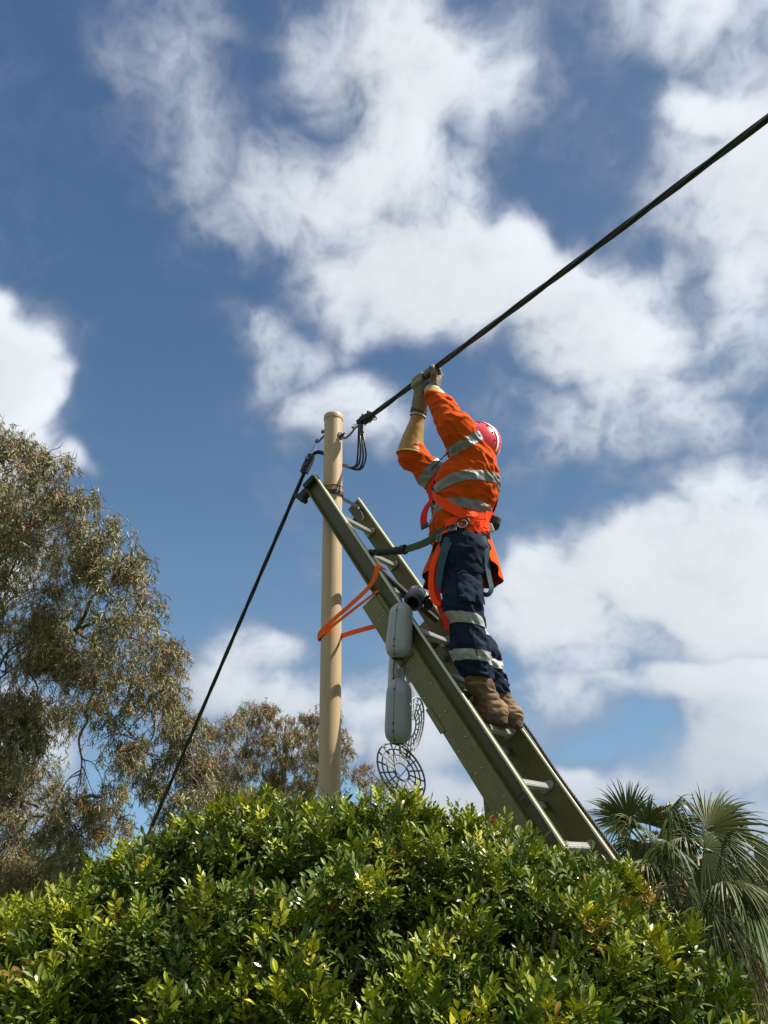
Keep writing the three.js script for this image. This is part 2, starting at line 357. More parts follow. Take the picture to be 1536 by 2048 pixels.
// the part of a mesh between planes n.x in [lo, hi], lifted along its normals: tape, patches, pockets
function patch(g, cuts, lift, keep = null) {
  const P = g.attributes.position, Nn = g.attributes.normal, ix = g.index, pos = [], nor = [];
  for (let t = 0; t < ix.count; t += 3) {
    let poly = [0, 1, 2].map((k) => { const i = ix.getX(t + k); return [P.getX(i), P.getY(i), P.getZ(i), Nn.getX(i), Nn.getY(i), Nn.getZ(i)]; });
    if (keep && !keep((poly[0][0] + poly[1][0] + poly[2][0]) / 3, (poly[0][1] + poly[1][1] + poly[2][1]) / 3, (poly[0][2] + poly[1][2] + poly[2][2]) / 3, poly[0])) continue;
    for (const f of cuts) {
      if (!poly.length) break;
      const out = [], d = poly.map((p) => f(p[0], p[1], p[2]));
      for (let i = 0; i < poly.length; i++) {
        const j = (i + 1) % poly.length;
        if (d[i] >= 0) out.push(poly[i]);
        if (d[i] >= 0 !== d[j] >= 0) { const s = d[i] / (d[i] - d[j]); out.push(poly[i].map((v, k) => mix(v, poly[j][k], s))); }
      }
      poly = out;
    }
    for (let i = 1; i + 1 < poly.length; i++) for (const p of [poly[0], poly[i], poly[i + 1]]) { pos.push(p[0] + p[3] * lift, p[1] + p[4] * lift, p[2] + p[5] * lift); nor.push(p[3], p[4], p[5]); }
  }
  const o = new THREE.BufferGeometry();
  o.setAttribute('position', new THREE.Float32BufferAttribute(pos, 3)); o.setAttribute('normal', new THREE.Float32BufferAttribute(nor, 3));
  return o;
}
function tint(g, fn) {                                           // real variation of the thing's own colour, by place
  const P = g.attributes.position, c = new Float32Array(P.count * 3);
  for (let i = 0; i < P.count; i++) { const k = fn(P.getX(i), P.getY(i), P.getZ(i), i); c.set(k, i * 3); }
  g.setAttribute('color', new THREE.BufferAttribute(c, 3));
  return g;
}

// ---------------------------------------------------------------- ground
const grassMap = dataMap(512, (u, v) => { const n = fbm2(u, v, 6, 3) + 0.6 * fbm2(u, v, 60, 8, 2); return [0.23 + n * 0.12, 0.29 + n * 0.14, 0.11 + n * 0.07]; }, true);
grassMap.repeat.set(160, 160);
{ const g = part('ground', new THREE.PlaneGeometry(900, 900, 1, 1).rotateX(-Math.PI / 2), M([1, 1, 1], 0.95, { map: grassMap }), scene); tag(g, 'lawn running under the hedge and away to the horizon', null, null, 'structure'); }

// ---------------------------------------------------------------- the pole
const BLACK = M([0.012, 0.012, 0.013], 0.55), RUBBER = M([0.018, 0.018, 0.02], 0.8), STEEL = M([0.42, 0.42, 0.41], 0.42, { metalness: 0.85 }), DULL = M([0.10, 0.10, 0.10], 0.6, { metalness: 0.5 });
const poleMap = dataMap(512, (u, v) => { const n = fbm2(u, v, 9, 4), s = fbm2(u, v * 0.25, 40, 6, 3), d = smooth(0.2, 0.42, fbm2(u, v, 14, 2)) * 0.16 + (Math.abs(s) < 0.02 ? 0.05 : 0); const k = 1 + n * 0.07 + s * 0.06 - d; return [0.715 * k, 0.618 * k, 0.475 * k - d * 0.1]; }, true);
poleMap.repeat.set(1, 0.5);
const poleBump = dataMap(256, (u, v) => 0.5 + fbm2(u, v, 30, 12, 3) * 0.5);
const CREAM = M([0.86, 0.86, 0.86], 0.48, { map: poleMap, bumpMap: poleBump, bumpScale: 0.0006 });
const poleAt = (y) => V(-0.315 + (4.13 - y) * 0.0178, y, -4.12);   // leans a touch to the left
{
  const t = thing('utility_pole', poleAt(0), 'cream painted steel service pole with a domed cap, behind the leafy hedge', 'pole');
  const axis = poleAt(4.13).sub(poleAt(0)).normalize(), q = new THREE.Quaternion().setFromUnitVectors(V(0, 1, 0), axis), put = (g, y) => g.applyQuaternion(q).translate(...poleAt(y).toArray());
  const shaft = new THREE.CylinderGeometry(0.0565, 0.0575, 4.10, 48, 1, true);
  { const uv = shaft.attributes.uv; for (let i = 0; i < uv.count; i++) uv.setXY(i, uv.getX(i), uv.getY(i) * 4.1); }
  part('shaft', put(shaft, 2.05), CREAM, t);
  const cap_ = new THREE.LatheGeometry([[0.0572, 0], [0.0600, 0.001], [0.0603, 0.020], [0.0596, 0.030], [0.056, 0.036], [0.045, 0.0405], [0.025, 0.043], [0, 0.044]].map((p) => new THREE.Vector2(...p)), 48);
  part('cap', put(cap_, 4.092), CREAM, t);
  // steel band with rust on its upper lip
  const rust = dataMap(128, (u, v) => { const n = fbm2(u, v, 8, 31); return n > 0.02 ? [0.46, 0.27, 0.19] : [0.62, 0.6, 0.56]; }, true);
  part('band', put(new THREE.CylinderGeometry(0.0605, 0.0605, 0.03, 40, 1, true), 3.605), M([0.8, 0.8, 0.8], 0.7, { map: rust, metalness: 0.2, side: THREE.DoubleSide }), t);
  part('rust_lip', put(new THREE.TorusGeometry(0.0598, 0.0035, 8, 40).rotateX(Math.PI / 2), 3.622), M([0.30, 0.085, 0.04], 0.9), t);
  // hook bolts: plate, nut and bent shank
  const R = part('hook_bolt', merged([tube([[-0.268, 3.958, -4.085], [-0.235, 3.935, -4.062], [-0.205, 3.950, -4.043], [-0.186, 3.972, -4.035], [-0.183, 3.990, -4.038], [-0.194, 4.000, -4.042]], 0.0062, 30, 8)]), DULL, t);
  sub('washer', rod([-0.2655, 3.966, -4.0905], [-0.2605, 3.966, -4.0865], 0.026, 0.023, 20), DULL, R);
  sub('nut', merged([rod([-0.2605, 3.966, -4.0865], [-0.246, 3.972, -4.073], 0.012, 0.012, 6), rod([-0.246, 3.972, -4.073], [-0.236, 3.976, -4.064], 0.006, 0.006, 10)]), DULL, R);
  const Lh = part('hook_bolt', tube([[-0.36, 4.020, -4.16], [-0.385, 4.008, -4.185], [-0.410, 4.000, -4.215], [-0.428, 4.006, -4.240], [-0.430, 4.020, -4.243], [-0.420, 4.026, -4.236]], 0.0062, 30, 8), DULL, t);
  sub('nut', rod([-0.364, 4.035, -4.155], [-0.385, 4.043, -4.172], 0.013, 0.013, 6), DULL, Lh);
}

// ---------------------------------------------------------------- the ladder, in its own axes: x across towards the lawn, y up along the rails, z = -h (h is the climbing side)
const U = V(0.45240, -0.82904, 0.32869), Wd = V(-0.58779, 0, 0.80902), Nn = V(0.67071, 0.55919, 0.48730), P0 = V(-0.07945, 3.42471, -4.33323);
const onLadder = (s, across, h) => P0.clone().addScaledVector(U, s).addScaledVector(Wd, across).addScaledVector(Nn, h);
{
  const FOOT = 4.12;
  const t = thing('extension_ladder', onLadder(FOOT, 0, 0), 'olive green fibreglass extension ladder leaning up against the cream pole', 'ladder');
  t.userData.local = true;
  t.quaternion.setFromRotationMatrix(new THREE.Matrix4().makeBasis(Wd, U.clone().negate(), Nn.clone().negate()));
  const L = (s, across, h) => V(across, FOOT - s, -h);
  const scuff = dataMap(1024, (u, v) => {
    const n = fbm2(u, v, 5, 14) * 0.5 + fbm2(u, v * 0.15, 60, 19, 3) * 0.5, d = smooth(0.16, 0.34, fbm2(u, v, 16, 27)), k = 1 + n * 0.32 - d * 0.22, sc = Math.abs(fbm2(u, v * 0.5, 24, 41, 2)) < 0.006 ? 0.12 : 0;
    return [0.42 * k + sc, 0.405 * k + sc, 0.195 * k + sc];
  }, true);
  const rb = dataMap(256, (u, v) => 0.5 + 0.5 * fbm2(u, v, 20, 51, 3));
  const FLYC = M([0.50, 0.50, 0.38], 0.5, { map: scuff, bumpMap: rb, bumpScale: 0.0008, }), OLIVE = M([0.78, 0.78, 0.78], 0.42, { map: scuff, bumpMap: rb, bumpScale: 0.0008 });  // fly rails: same scuffed olive, its colour darkened for the shade in their recess
  const RUNG = M([0.40, 0.40, 0.39], 0.5, { metalness: 0.25, roughnessMap: dataMap(128, (u, v) => 0.6 + fbm2(u, v, 10, 3) * 0.7) }), PLATE = M([0.24, 0.24, 0.20], 0.5, { metalness: 0.5 });
  // a channel: web at x0, flanges reaching dx, h from h0 to h1
  function channel(s0, s1, x0, dx, h0, h1, tw, tf) {
    const g = new THREE.Shape(), d = Math.sign(dx);
    [[x0, -h1], [x0 + dx, -h1], [x0 + dx, -h1 + tf], [x0 + d * tw, -h1 + tf], [x0 + d * tw, -h0 - tf], [x0 + dx, -h0 - tf], [x0 + dx, -h0], [x0, -h0]].forEach((p, i) => (i ? g.lineTo(...p) : g.moveTo(...p)));
    const e = new THREE.ExtrudeGeometry(g, { depth: s1 - s0, bevelEnabled: true, bevelThickness: 0.001, bevelSize: 0.001, bevelSegments: 1 });
    e.applyMatrix4(new THREE.Matrix4().makeBasis(V(1, 0, 0), V(0, 0, 1), V(0, -1, 0)));     // extruded down the ladder
    e.translate(0, FOOT - s0, 0);
    const uv = [], p = e.attributes.position;
    for (let i = 0; i < p.count; i++) uv.push((p.getX(i) + p.getZ(i)) * 2.2 + x0 * 7, p.getY(i) * 0.9 + x0 * 3);
    e.setAttribute('uv', new THREE.Float32BufferAttribute(uv, 2)); e.computeVertexNormals();
    return e;
  }
  for (const [name, s1, x0, dx, h0, h1] of [['fly_rail', 3.86, 0.400, 0.034, -0.035, 0.062], ['fly_rail', 3.86, 0.0, -0.034, -0.035, 0.062]]) part(name, channel(-0.275, s1, x0, dx, h0, h1, 0.005, 0.006), FLYC, t);
  part('base_rail', channel(0.70, FOOT + 0.0, 0.4420, -0.03, -0.112, -0.006, 0.005, 0.005), OLIVE, t);
  part('base_rail', channel(0.70, FOOT + 0.0, -0.0420, 0.03, -0.112, -0.006, 0.005, 0.005), OLIVE, t);
  // rounded lips added on the climbing side, coloured pale for a sunlit rail edge
  const lip = (x, s1, h = 0.0615, r_ = 0.0068) => rod([x, FOOT + 0.275, -h], [x, FOOT - s1, -h], r_, r_, 12), LIT_LIP = M([0.52, 0.52, 0.36], 0.6);
  part('rail_lip', lip(0.4335, 3.86), LIT_LIP, t);
  part('rail_lip', lip(0.0, 3.86), LIT_LIP, t);
  // guide plates riveted over the top of the base section, and one lower down
  const plate = (s0, s1, x, h0, h1) => { const g = new RoundedBoxGeometry(0.005, s1 - s0, h1 - h0, 1, 0.002); g.translate(x, FOOT - (s0 + s1) / 2, -(h0 + h1) / 2); const uv = g.attributes.uv, p = g.attributes.position; for (let i = 0; i < p.count; i++) uv.setXY(i, p.getZ(i) * 2.2, p.getY(i) * 0.9); return g; };
  part('guide_plate', plate(0.69, 1.10, 0.4495, -0.118, -0.022), OLIVE, t);
  part('guide_plate', plate(0.69, 1.10, -0.0495, -0.118, -0.022), OLIVE, t);
  part('splice_plate', plate(1.36, 1.50, 0.4488, -0.122, -0.095), OLIVE, t);
  // rungs
  const rung = (s, x0, x1, h) => { const g = new RoundedBoxGeometry(x1 - x0, 0.032, 0.026, 2, 0.006); g.translate((x0 + x1) / 2, FOOT - s, -h); return g; };
  for (let k = 0; k <= 12; k++) {
    const r = part('rung', rung(k * 0.305, 0.006, 0.394, 0.0), RUNG, t);
    for (let i = 0; i < 3; i++) sub('grip_ridge', new THREE.BoxGeometry(0.386, 0.0022, 0.0022).translate(0.2, FOOT - k * 0.305 - 0.009 + i * 0.009, -0.0138), RUNG, r);
    for (const [x, sg] of [[0.006, 1], [0.394, -1]]) {
      const sh = new THREE.Shape(); sh.absellipse(0, 0, 0.022, 0.036, 0, TAU);
      sub('rung_plate', new THREE.ExtrudeGeometry(sh, { depth: 0.003, bevelEnabled: true, bevelSize: 0.001, bevelThickness: 0.001, bevelSegments: 1, curveSegments: 20 }).rotateY(Math.PI / 2).rotateX(rad(90)).translate(x + (sg < 0 ? -0.004 : 0), FOOT - k * 0.305, -0.002), PLATE, r);
      sub('rung_collar', new RoundedBoxGeometry(0.010, 0.041, 0.035, 2, 0.006).translate(x + sg * 0.008, FOOT - k * 0.305, 0), PLATE, r);
    }
  }
  for (let k = 3; k <= 12; k++) part('rung', rung(k * 0.305 + 0.045, -0.036, 0.436, -0.073), RUNG, t);
  // rivets, too small to single out
  const rivets = [];
  for (let k = 2.2; k < 13; k += 0.5) for (const h of k % 1 < 0.5 ? [-0.028, -0.094] : [-0.044, -0.080]) rivets.push(new THREE.SphereGeometry(0.0042, 8, 6).scale(0.6, 1, 1).translate(k > 2 && k < 3.6 ? 0.4525 : 0.4475, FOOT - k * 0.305 - (h < -0.09 ? 0.03 : 0), -h));
  for (let k = -0.6; k < 12; k += 0.98) rivets.push(new THREE.SphereGeometry(0.0036, 8, 6).scale(0.6, 1, 1).translate(0.4055, FOOT - k * 0.305, -0.040));
  tag(part('rivets', merged(rivets), STEEL, t), 'small steel rivet heads along the rails', null, null, 'stuff');
  // rubber bumpers at the top of both rails
  const bump = (x) => merged([new RoundedBoxGeometry(0.046, 0.05, 0.05, 2, 0.008).translate(x, FOOT + 0.215, 0.060), new RoundedBoxGeometry(0.052, 0.085, 0.03, 2, 0.01).rotateX(0.25).translate(x, FOOT + 0.215, 0.094), new RoundedBoxGeometry(0.040, 0.035, 0.088, 2, 0.004).translate(x, FOOT + 0.250, -0.008)]);
  part('bumper', bump(0.424), RUBBER, t);
  part('bumper', merged([rod([-0.025, FOOT + 0.175, 0.030], [-0.025, FOOT + 0.165, 0.075], 0.03, 0.03, 18), new RoundedBoxGeometry(0.03, 0.07, 0.05, 2, 0.006).translate(-0.018, FOOT + 0.195, 0.006)]), RUBBER, t);
  // the black V strap that lies round the pole, hooked to both rails, with its steel hook
  const inv = new THREE.Matrix4().makeBasis(Wd, U.clone().negate(), Nn.clone().negate()).setPosition(t.position).invert(), here = (p) => v3(p).applyMatrix4(inv);
  const c = poleAt(3.575), ring = [], rn = [];
  for (let i = 0; i <= 8; i++) { const a = rad(200 - 230 * (i / 8)); ring.push(here(c.clone().add(V(Math.cos(a) * 0.0615, 0, Math.sin(a) * 0.0615)))); rn.push(V(Math.cos(a), 0, Math.sin(a)).transformDirection(inv)); }
  const tail = [here(onLadder(-0.20, 0.03, 0.035)), here(onLadder(-0.175, 0.012, 0.03))];
  part('pole_strap', strap([...ring, ...tail], [...rn, rn[8], rn[8]], 0.020, 0.004, 48), BLACK, t);
  part('strap_hook', tube([tail[1], here(onLadder(-0.15, 0.010, 0.028)), here(onLadder(-0.12, 0.010, 0.020)), here(onLadder(-0.115, 0.012, 0.005))], 0.004, 16, 6), STEEL, t);
  // rope of the fly section, braided black, down the outside of the far rail
  const rp = []; for (let i = 0; i < 26; i++) rp.push(V(-0.020 - 0.004 * Math.sin(i * 1.3), FOOT - 1.42 - i * 0.09, -0.074 - 0.004 * Math.sin(i * 0.9)));
  const braid = []; { const cc = curve(rp), ff = cc.computeFrenetFrames(460, false); for (let s = 0; s < 3; s++) { const q = []; for (let i = 0; i <= 460; i += 2) { const a = (i / 460) * 2.34 * TAU / 0.05 + (s * TAU) / 3, p = cc.getPoint(i / 460); q.push(p.addScaledVector(ff.normals[i], Math.cos(a) * 0.0042).addScaledVector(ff.binormals[i], Math.sin(a) * 0.0042)); } braid.push(new THREE.TubeGeometry(new THREE.CatmullRomCurve3(q), 460, 0.0046, 5)); } }
  part('rope', merged(braid), BLACK, t);
  // fly locks: black castings under the rungs, seen between the rails
  part('fly_lock', beam([0.05, FOOT - 0.92, 0.05], [0.38, FOOT - 0.98, 0.055], 0.05, 0.018, V(0, 1, 0), 0.005), RUBBER, t);
  part('fly_lock', beam([0.03, FOOT - 1.25, 0.045], [0.39, FOOT - 1.25, 0.045], 0.045, 0.02, V(0, 1, 0), 0.005), RUBBER, t);
  // stay leg hanging from the base section with its orange tie
  part('stay_leg', beam(here([0.44, 2.02, -3.49]), here([0.52, 0.02, -3.49]), 0.046, 0.02, V(1, 0, 0), 0.003), OLIVE, t);
  part('stay_tie', beam(here([0.452, 1.95, -3.462]), here([0.478, 1.35, -3.462]), 0.018, 0.004, V(0, 0, 1), 0.001), M([0.75, 0.10, 0.015], 0.7), t);
  // feet
  for (const x of [0.43, -0.03]) part('foot', new RoundedBoxGeometry(0.07, 0.05, 0.13, 2, 0.008).rotateX(rad(-34)).translate(x, 0.02, 0.06), RUBBER, t);
  // worn white stock marks inside the near rail
  const cv = document.createElement('canvas'); cv.width = 256; cv.height = 64; const cx = cv.getContext('2d'); cx.clearRect(0, 0, 256, 64); cx.fillStyle = '#20242c'; cx.font = 'bold 46px sans-serif'; cx.fillText('1 65', 20, 48);
  const tx = new THREE.CanvasTexture(cv); tx.colorSpace = THREE.SRGBColorSpace;
  part('stock_mark', new THREE.PlaneGeometry(0.20, 0.05).applyMatrix4(new THREE.Matrix4().makeBasis(V(0, -1, 0), V(0, 0, -1), V(1, 0, 0))).translate(0.4062, FOOT - 1.99, -0.022), M([1, 1, 1], 0.8, { map: tx, transparent: true, alphaTest: 0.4 }), t);
}

// ---------------------------------------------------------------- the bundled cables, their clamps and jumpers
const INSUL = M([0.011, 0.011, 0.013], 0.42), ORANGE_WEB = CLOTH([0.78, 0.115, 0.012], 0.72, { bumpMap: dataMap(64, (u, v) => 0.5 + 0.5 * Math.sin(u * TAU * 8) * Math.sin(v * TAU * 8)), bumpScale: 0.0004 });
function bundle(t, ends, sag, n, pitch, r) {
  const a = v3(ends[0]), b = v3(ends[1]), len = a.distanceTo(b), T = b.clone().sub(a).normalize(), X = T.clone().cross(V(0, 1, 0)).normalize(), Y = X.clone().cross(T);
  for (let s = 0; s < n; s++) {
    const q = [], m = Math.ceil((len / pitch) * 14);
    for (let i = 0; i <= m; i++) { const k = i / m, ang = (k * len / pitch) * TAU + 0.5 * noise3(k * len * 1.7, 3, s * 0) + (s * TAU) / n, R = r * 1.32 * (1 + 0.12 * noise3(k * len * 2.3, s * 9, 1)); q.push(a.clone().lerp(b, k).add(V(0, -sag * 4 * k * (1 - k), 0)).addScaledVector(X, Math.cos(ang) * R).addScaledVector(Y, Math.sin(ang) * R)); }
    part('conductor', new THREE.TubeGeometry(new THREE.CatmullRomCurve3(q), m, r, 7), INSUL, t);
  }
}
const CR0 = V(-0.085, 4.066, -4.030), CRd = V(1.509, 0.084, 1.993);
{
  const t = thing('overhead_cable', CR0, 'twisted black overhead cable running from the pole up past the worker to the upper right', 'cable', 'black overhead cables');
  bundle(t, [CR0, CR0.clone().addScaledVector(CRd, 4.2)], 0.02, 4, 1.15, 0.0070);
  for (let i = 0; i < 5; i++) { const x = 0.185 + i * 0.013, k = (x - CR0.x) / CRd.x, c = CR0.clone().addScaledVector(CRd, k).add(V(0, -0.08 * (k / 4.2) * (1 - k / 4.2), 0)); part('binding_wire', new THREE.TorusGeometry(0.0185 + (i % 2) * 0.002, 0.0022, 6, 20).applyQuaternion(new THREE.Quaternion().setFromUnitVectors(V(0, 0, 1), CRd.clone().add(V(i % 2 ? 0.3 : -0.2, 0.1, 0)).normalize())).translate(...c.toArray()), STEEL, t); }
  const a = V(-0.492, 3.815, -4.262), b = V(-1.656, 1.833, -5.934);
  const l = thing('overhead_cable', a, 'twisted black cable dropping steeply from the pole to the lower left behind the hedge', 'cable', 'black overhead cables');
  bundle(l, [a, a.clone().lerp(b, 1.9)], 0, 4, 0.95, 0.0058);
}
function clampBody(t, a, b, up) {
  a = v3(a); b = v3(b);
  const d = b.clone().sub(a).normalize(), s = d.clone().cross(v3(up)).normalize(), at = (k, x, y) => a.clone().lerp(b, k).addScaledVector(s, x).addScaledVector(v3(up), y);
  const body = part('clamp_body', merged([beam(at(0.0, 0, 0), at(1, 0, 0), 0.052, 0.030, up, 0.006), beam(at(0.12, 0, 0.012), at(0.9, 0, 0.010), 0.040, 0.028, up, 0.007), beam(at(-0.12, 0, 0), at(0.1, 0, 0), 0.040, 0.034, up, 0.006), beam(at(0.25, 0, -0.02), at(0.8, 0, -0.018), 0.034, 0.018, up, 0.005)]), BLACK, t);
  for (const k of [0.3, 0.68]) sub('bolt', merged([rod(at(k, 0, -0.040), at(k, 0, 0.036), 0.0035), rod(at(k, 0, 0.030), at(k, 0, 0.040), 0.009, 0.009, 6)]), DULL, body);
  return at;
}
{
  const t = thing('strain_clamp', [-0.165, 4.035, -4.07], 'black strain clamp gripping the right-hand cable just off the pole', 'cable clamp', 'strain clamps at the pole');
  const at = clampBody(t, [-0.150, 4.047, -4.066], [-0.062, 4.073, -4.012], V(-0.2, 0.95, 0.1).normalize());
  for (const x of [-0.014, 0.014]) part('bail', tube([at(0.1, x, 0), at(-0.18, x * 0.9, -0.006), [-0.186 + x * 0.2, 4.003, -4.037 + x]], 0.0032, 16, 6), STEEL, t);
  part('clevis', tube([[-0.186, 3.972, -4.036], [-0.176, 3.976, -4.02], [-0.165, 3.993, -4.03], [-0.158, 4.004, -4.045]], 0.005, 14, 7), DULL, t);
  part('tail_loop', new THREE.TorusGeometry(0.014, 0.004, 6, 16).rotateY(0.5).translate(-0.058, 4.046, -4.010), DULL, t);
  const l = thing('strain_clamp', [-0.47, 3.89, -4.265], 'black strain clamp holding the left-hand cable below the pole hook', 'cable clamp', 'strain clamps at the pole');
  const al = clampBody(l, [-0.458, 3.915, -4.258], [-0.500, 3.800, -4.263], V(-0.35, 0.1, 0.92).normalize());
  for (const x of [-0.014, 0.014]) part('bail', tube([al(0.05, x, 0), al(-0.3, x, 0), [-0.427 + x * 0.3, 4.006, -4.238 + x * 0.6]], 0.003, 16, 6), STEEL, l);
}
{
  const t = thing('jumper_cable', [-0.15, 3.75, -4.04], 'loop of thin black jumper leads hanging between the two clamps around the pole', 'cable');
  for (let i = 0; i < 4; i++) {
    const o = (i - 1.5) * 0.0075, w = (i % 2) * 0.012, d = i * 0.006;
    part('jumper_lead', tube([[-0.138 + o * 0.8, 4.040, -4.055 + w * 0.4], [-0.142 + o, 3.985, -4.035 + w * 0.3], [-0.136 + o * 1.6, 3.88, -4.02 + w], [-0.132 + o * 2.2, 3.79, -4.025 + w - d], [-0.150 + o * 1.5, 3.742 - d, -4.05 + w - d], [-0.195 + o, 3.745 - d * 0.6, -4.085], [-0.235 + o * 0.6, 3.785 + o * 0.4, -4.135], [-0.265, 3.815 + o * 0.6, -4.185], [-0.315, 3.86 + o * 0.5, -4.205 + o * 0.3], [-0.365, 3.905 + o * 0.5, -4.212 + o * 0.4], [-0.410, 3.928 + o * 0.4, -4.225 + o * 0.6], [-0.445, 3.925, -4.250 + o * 0.8], [-0.462, 3.890, -4.262 + o * 0.5]], 0.0058, 90, 7), INSUL, t);
  }
}
// ---------------------------------------------------------------- orange lashing strap round the pole and the ladder
{
  const t = thing('lashing_strap', poleAt(2.7), 'flat orange lashing strap tying the ladder rail to the pole', 'strap');
  const c = poleAt(2.71), around = (deg, y, r = 0.0585) => V(c.x + Math.cos(rad(deg)) * r, y, c.z + Math.sin(rad(deg)) * r), N = (deg) => V(Math.cos(rad(deg)), 0.05, Math.sin(rad(deg)));
  // from the near rail to the left of the pole, round its back and out to the far side
  const e1 = onLadder(0.615, 0.437, 0.045), e2 = onLadder(0.675, 0.437, -0.03);
  part('webbing', strap([onLadder(0.555, 0.36, 0.070), onLadder(0.560, 0.400, 0.071), onLadder(0.575, 0.442, 0.068), onLadder(0.625, 0.442, -0.036), around(137, 2.745, 0.0605), around(180, 2.715), around(240, 2.700), around(300, 2.700), around(350, 2.712)], [V(0.6, 0.6, 0.5), V(0.6, 0.6, 0.5), V(-0.1, 0.3, 0.9), V(-0.5, 0.1, 0.8), N(137), N(180), N(240), N(300), N(350)], 0.026, 0.003, 70), ORANGE_WEB, t);
  part('webbing', strap([onLadder(0.66, 0.41, -0.037), onLadder(0.668, 0.43, -0.037), around(137, 2.722, 0.0605), around(180, 2.700, 0.060)], [V(-0.4, 0, 0.9), V(-0.4, 0.1, 0.9), N(137), N(180)], [0.013, 0.013, 0.022, 0.026], 0.003, 50), ORANGE_WEB, t);
  part('webbing', strap([around(350, 2.712, 0.0595), around(10, 2.722, 0.064), onLadder(0.80, 0.30, -0.075), onLadder(0.88, 0.16, -0.055)], [N(350), V(0.5, 0, 0.8), V(-0.4, 0.2, 0.9), V(-0.4, 0.2, 0.9)], 0.027, 0.003, 30), ORANGE_WEB, t);
  part('strap_end', strap([onLadder(0.76, 0.33, -0.09), onLadder(0.82, 0.28, -0.062), onLadder(0.90, 0.18, -0.05)], [V(-0.4, 0.2, 0.9), V(-0.4, 0.2, 0.9), V(-0.4, 0.2, 0.9)], 0.016, 0.004, 10), RUBBER, t);
}
// ---------------------------------------------------------------- grey plastic bottle floats and mesh discs strung below the near rail
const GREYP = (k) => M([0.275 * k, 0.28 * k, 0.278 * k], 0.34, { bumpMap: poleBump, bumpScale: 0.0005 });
function bottle(t, top, bottom, R, mat, taper = 0.92) {
  top = v3(top); bottom = v3(bottom);
  const h = top.distanceTo(bottom), prof = [[0, h], [R * 0.30, h], [R * 0.40, h * 0.985], [R * 0.62, h * 0.945], [R * 0.82, h * 0.885], [R * 0.90 * taper + R * 0.08, h * 0.82], [R * taper * 1.02, h * 0.76], [R * taper * 1.02, h * 0.705], [R * taper * 1.035, h * 0.695], [R * 0.985, h * 0.45], [R, h * 0.30], [R * 1.012, h * 0.285], [R * 1.0, h * 0.275], [R * 0.985, h * 0.18], [R * 0.90, h * 0.10], [R * 0.72, h * 0.045], [R * 0.52, h * 0.012], [R * 0.44, 0], [R * 0.40, 0.004], [R * 0.38, 0.02], [0, 0.022]];
  const q = new THREE.Quaternion().setFromUnitVectors(V(0, 1, 0), top.clone().sub(bottom).normalize());
  const put = (g) => g.applyQuaternion(q).translate(...bottom.toArray());
  const body = part('float_body', put(new THREE.LatheGeometry(new THREE.SplineCurve(prof.map((p) => new THREE.Vector2(...p))).getPoints(110).map((p) => new THREE.Vector2(Math.max(0, p.x), p.y)), 48)), mat, t);
  // moulding seam with its dark lacing cord and knots
  const seam = prof.slice(2, 17).map(([r, y]) => { const a = rad(112); return V(Math.cos(a) * (r + 0.0008), y, Math.sin(a) * (r + 0.0008)).applyQuaternion(q).add(bottom); });
  sub('seam', tube(seam, 0.0009, 60, 5), M([0.07, 0.07, 0.07], 0.8), body);
  for (const k of [3, 8, 11, 13]) sub('knot', new THREE.SphereGeometry(0.0048, 8, 6).scale(1.2, 0.7, 1).translate(...seam[Math.min(k, seam.length - 1)].toArray()), BLACK, body);
  sub('base_ring', put(new THREE.TorusGeometry(R * 0.42, 0.005, 8, 28).rotateX(Math.PI / 2).translate(0, 0.002, 0)), BLACK, body);
  return body;
}
const CORD = M([0.02, 0.02, 0.022], 0.7);
{
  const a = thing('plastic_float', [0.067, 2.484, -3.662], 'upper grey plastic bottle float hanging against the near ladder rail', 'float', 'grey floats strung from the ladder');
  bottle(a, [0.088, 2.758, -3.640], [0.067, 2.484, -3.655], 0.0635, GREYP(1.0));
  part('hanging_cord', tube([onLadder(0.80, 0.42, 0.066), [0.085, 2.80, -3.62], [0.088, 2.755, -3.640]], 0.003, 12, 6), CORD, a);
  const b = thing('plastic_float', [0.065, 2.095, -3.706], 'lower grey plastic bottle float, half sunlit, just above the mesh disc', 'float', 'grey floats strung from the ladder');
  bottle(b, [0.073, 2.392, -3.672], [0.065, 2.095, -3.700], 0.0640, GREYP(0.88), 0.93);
  part('hanging_cord', tube([[0.060, 2.49, -3.65], [0.048, 2.45, -3.645], [0.044, 2.42, -3.645], [0.050, 2.385, -3.65]], 0.0028, 16, 6), CORD, b);
  part('hanging_cord', tube([[0.085, 2.485, -3.648], [0.098, 2.44, -3.64], [0.096, 2.39, -3.645]], 0.0028, 16, 6), CORD, b);
  const c = thing('plastic_float', [0.050, 2.39, -3.95], 'paler plastic float showing in the gap between the two grey ones', 'float', 'grey floats strung from the ladder');
  bottle(c, [0.070, 2.63, -3.93], [0.060, 2.365, -3.95], 0.043, M([0.44, 0.41, 0.41], 0.45));
  part('hanging_cord', tube([onLadder(0.94, 0.2, 0), [0.07, 2.68, -3.92], [0.064, 2.63, -3.93]], 0.003, 12, 6), CORD, c);
}
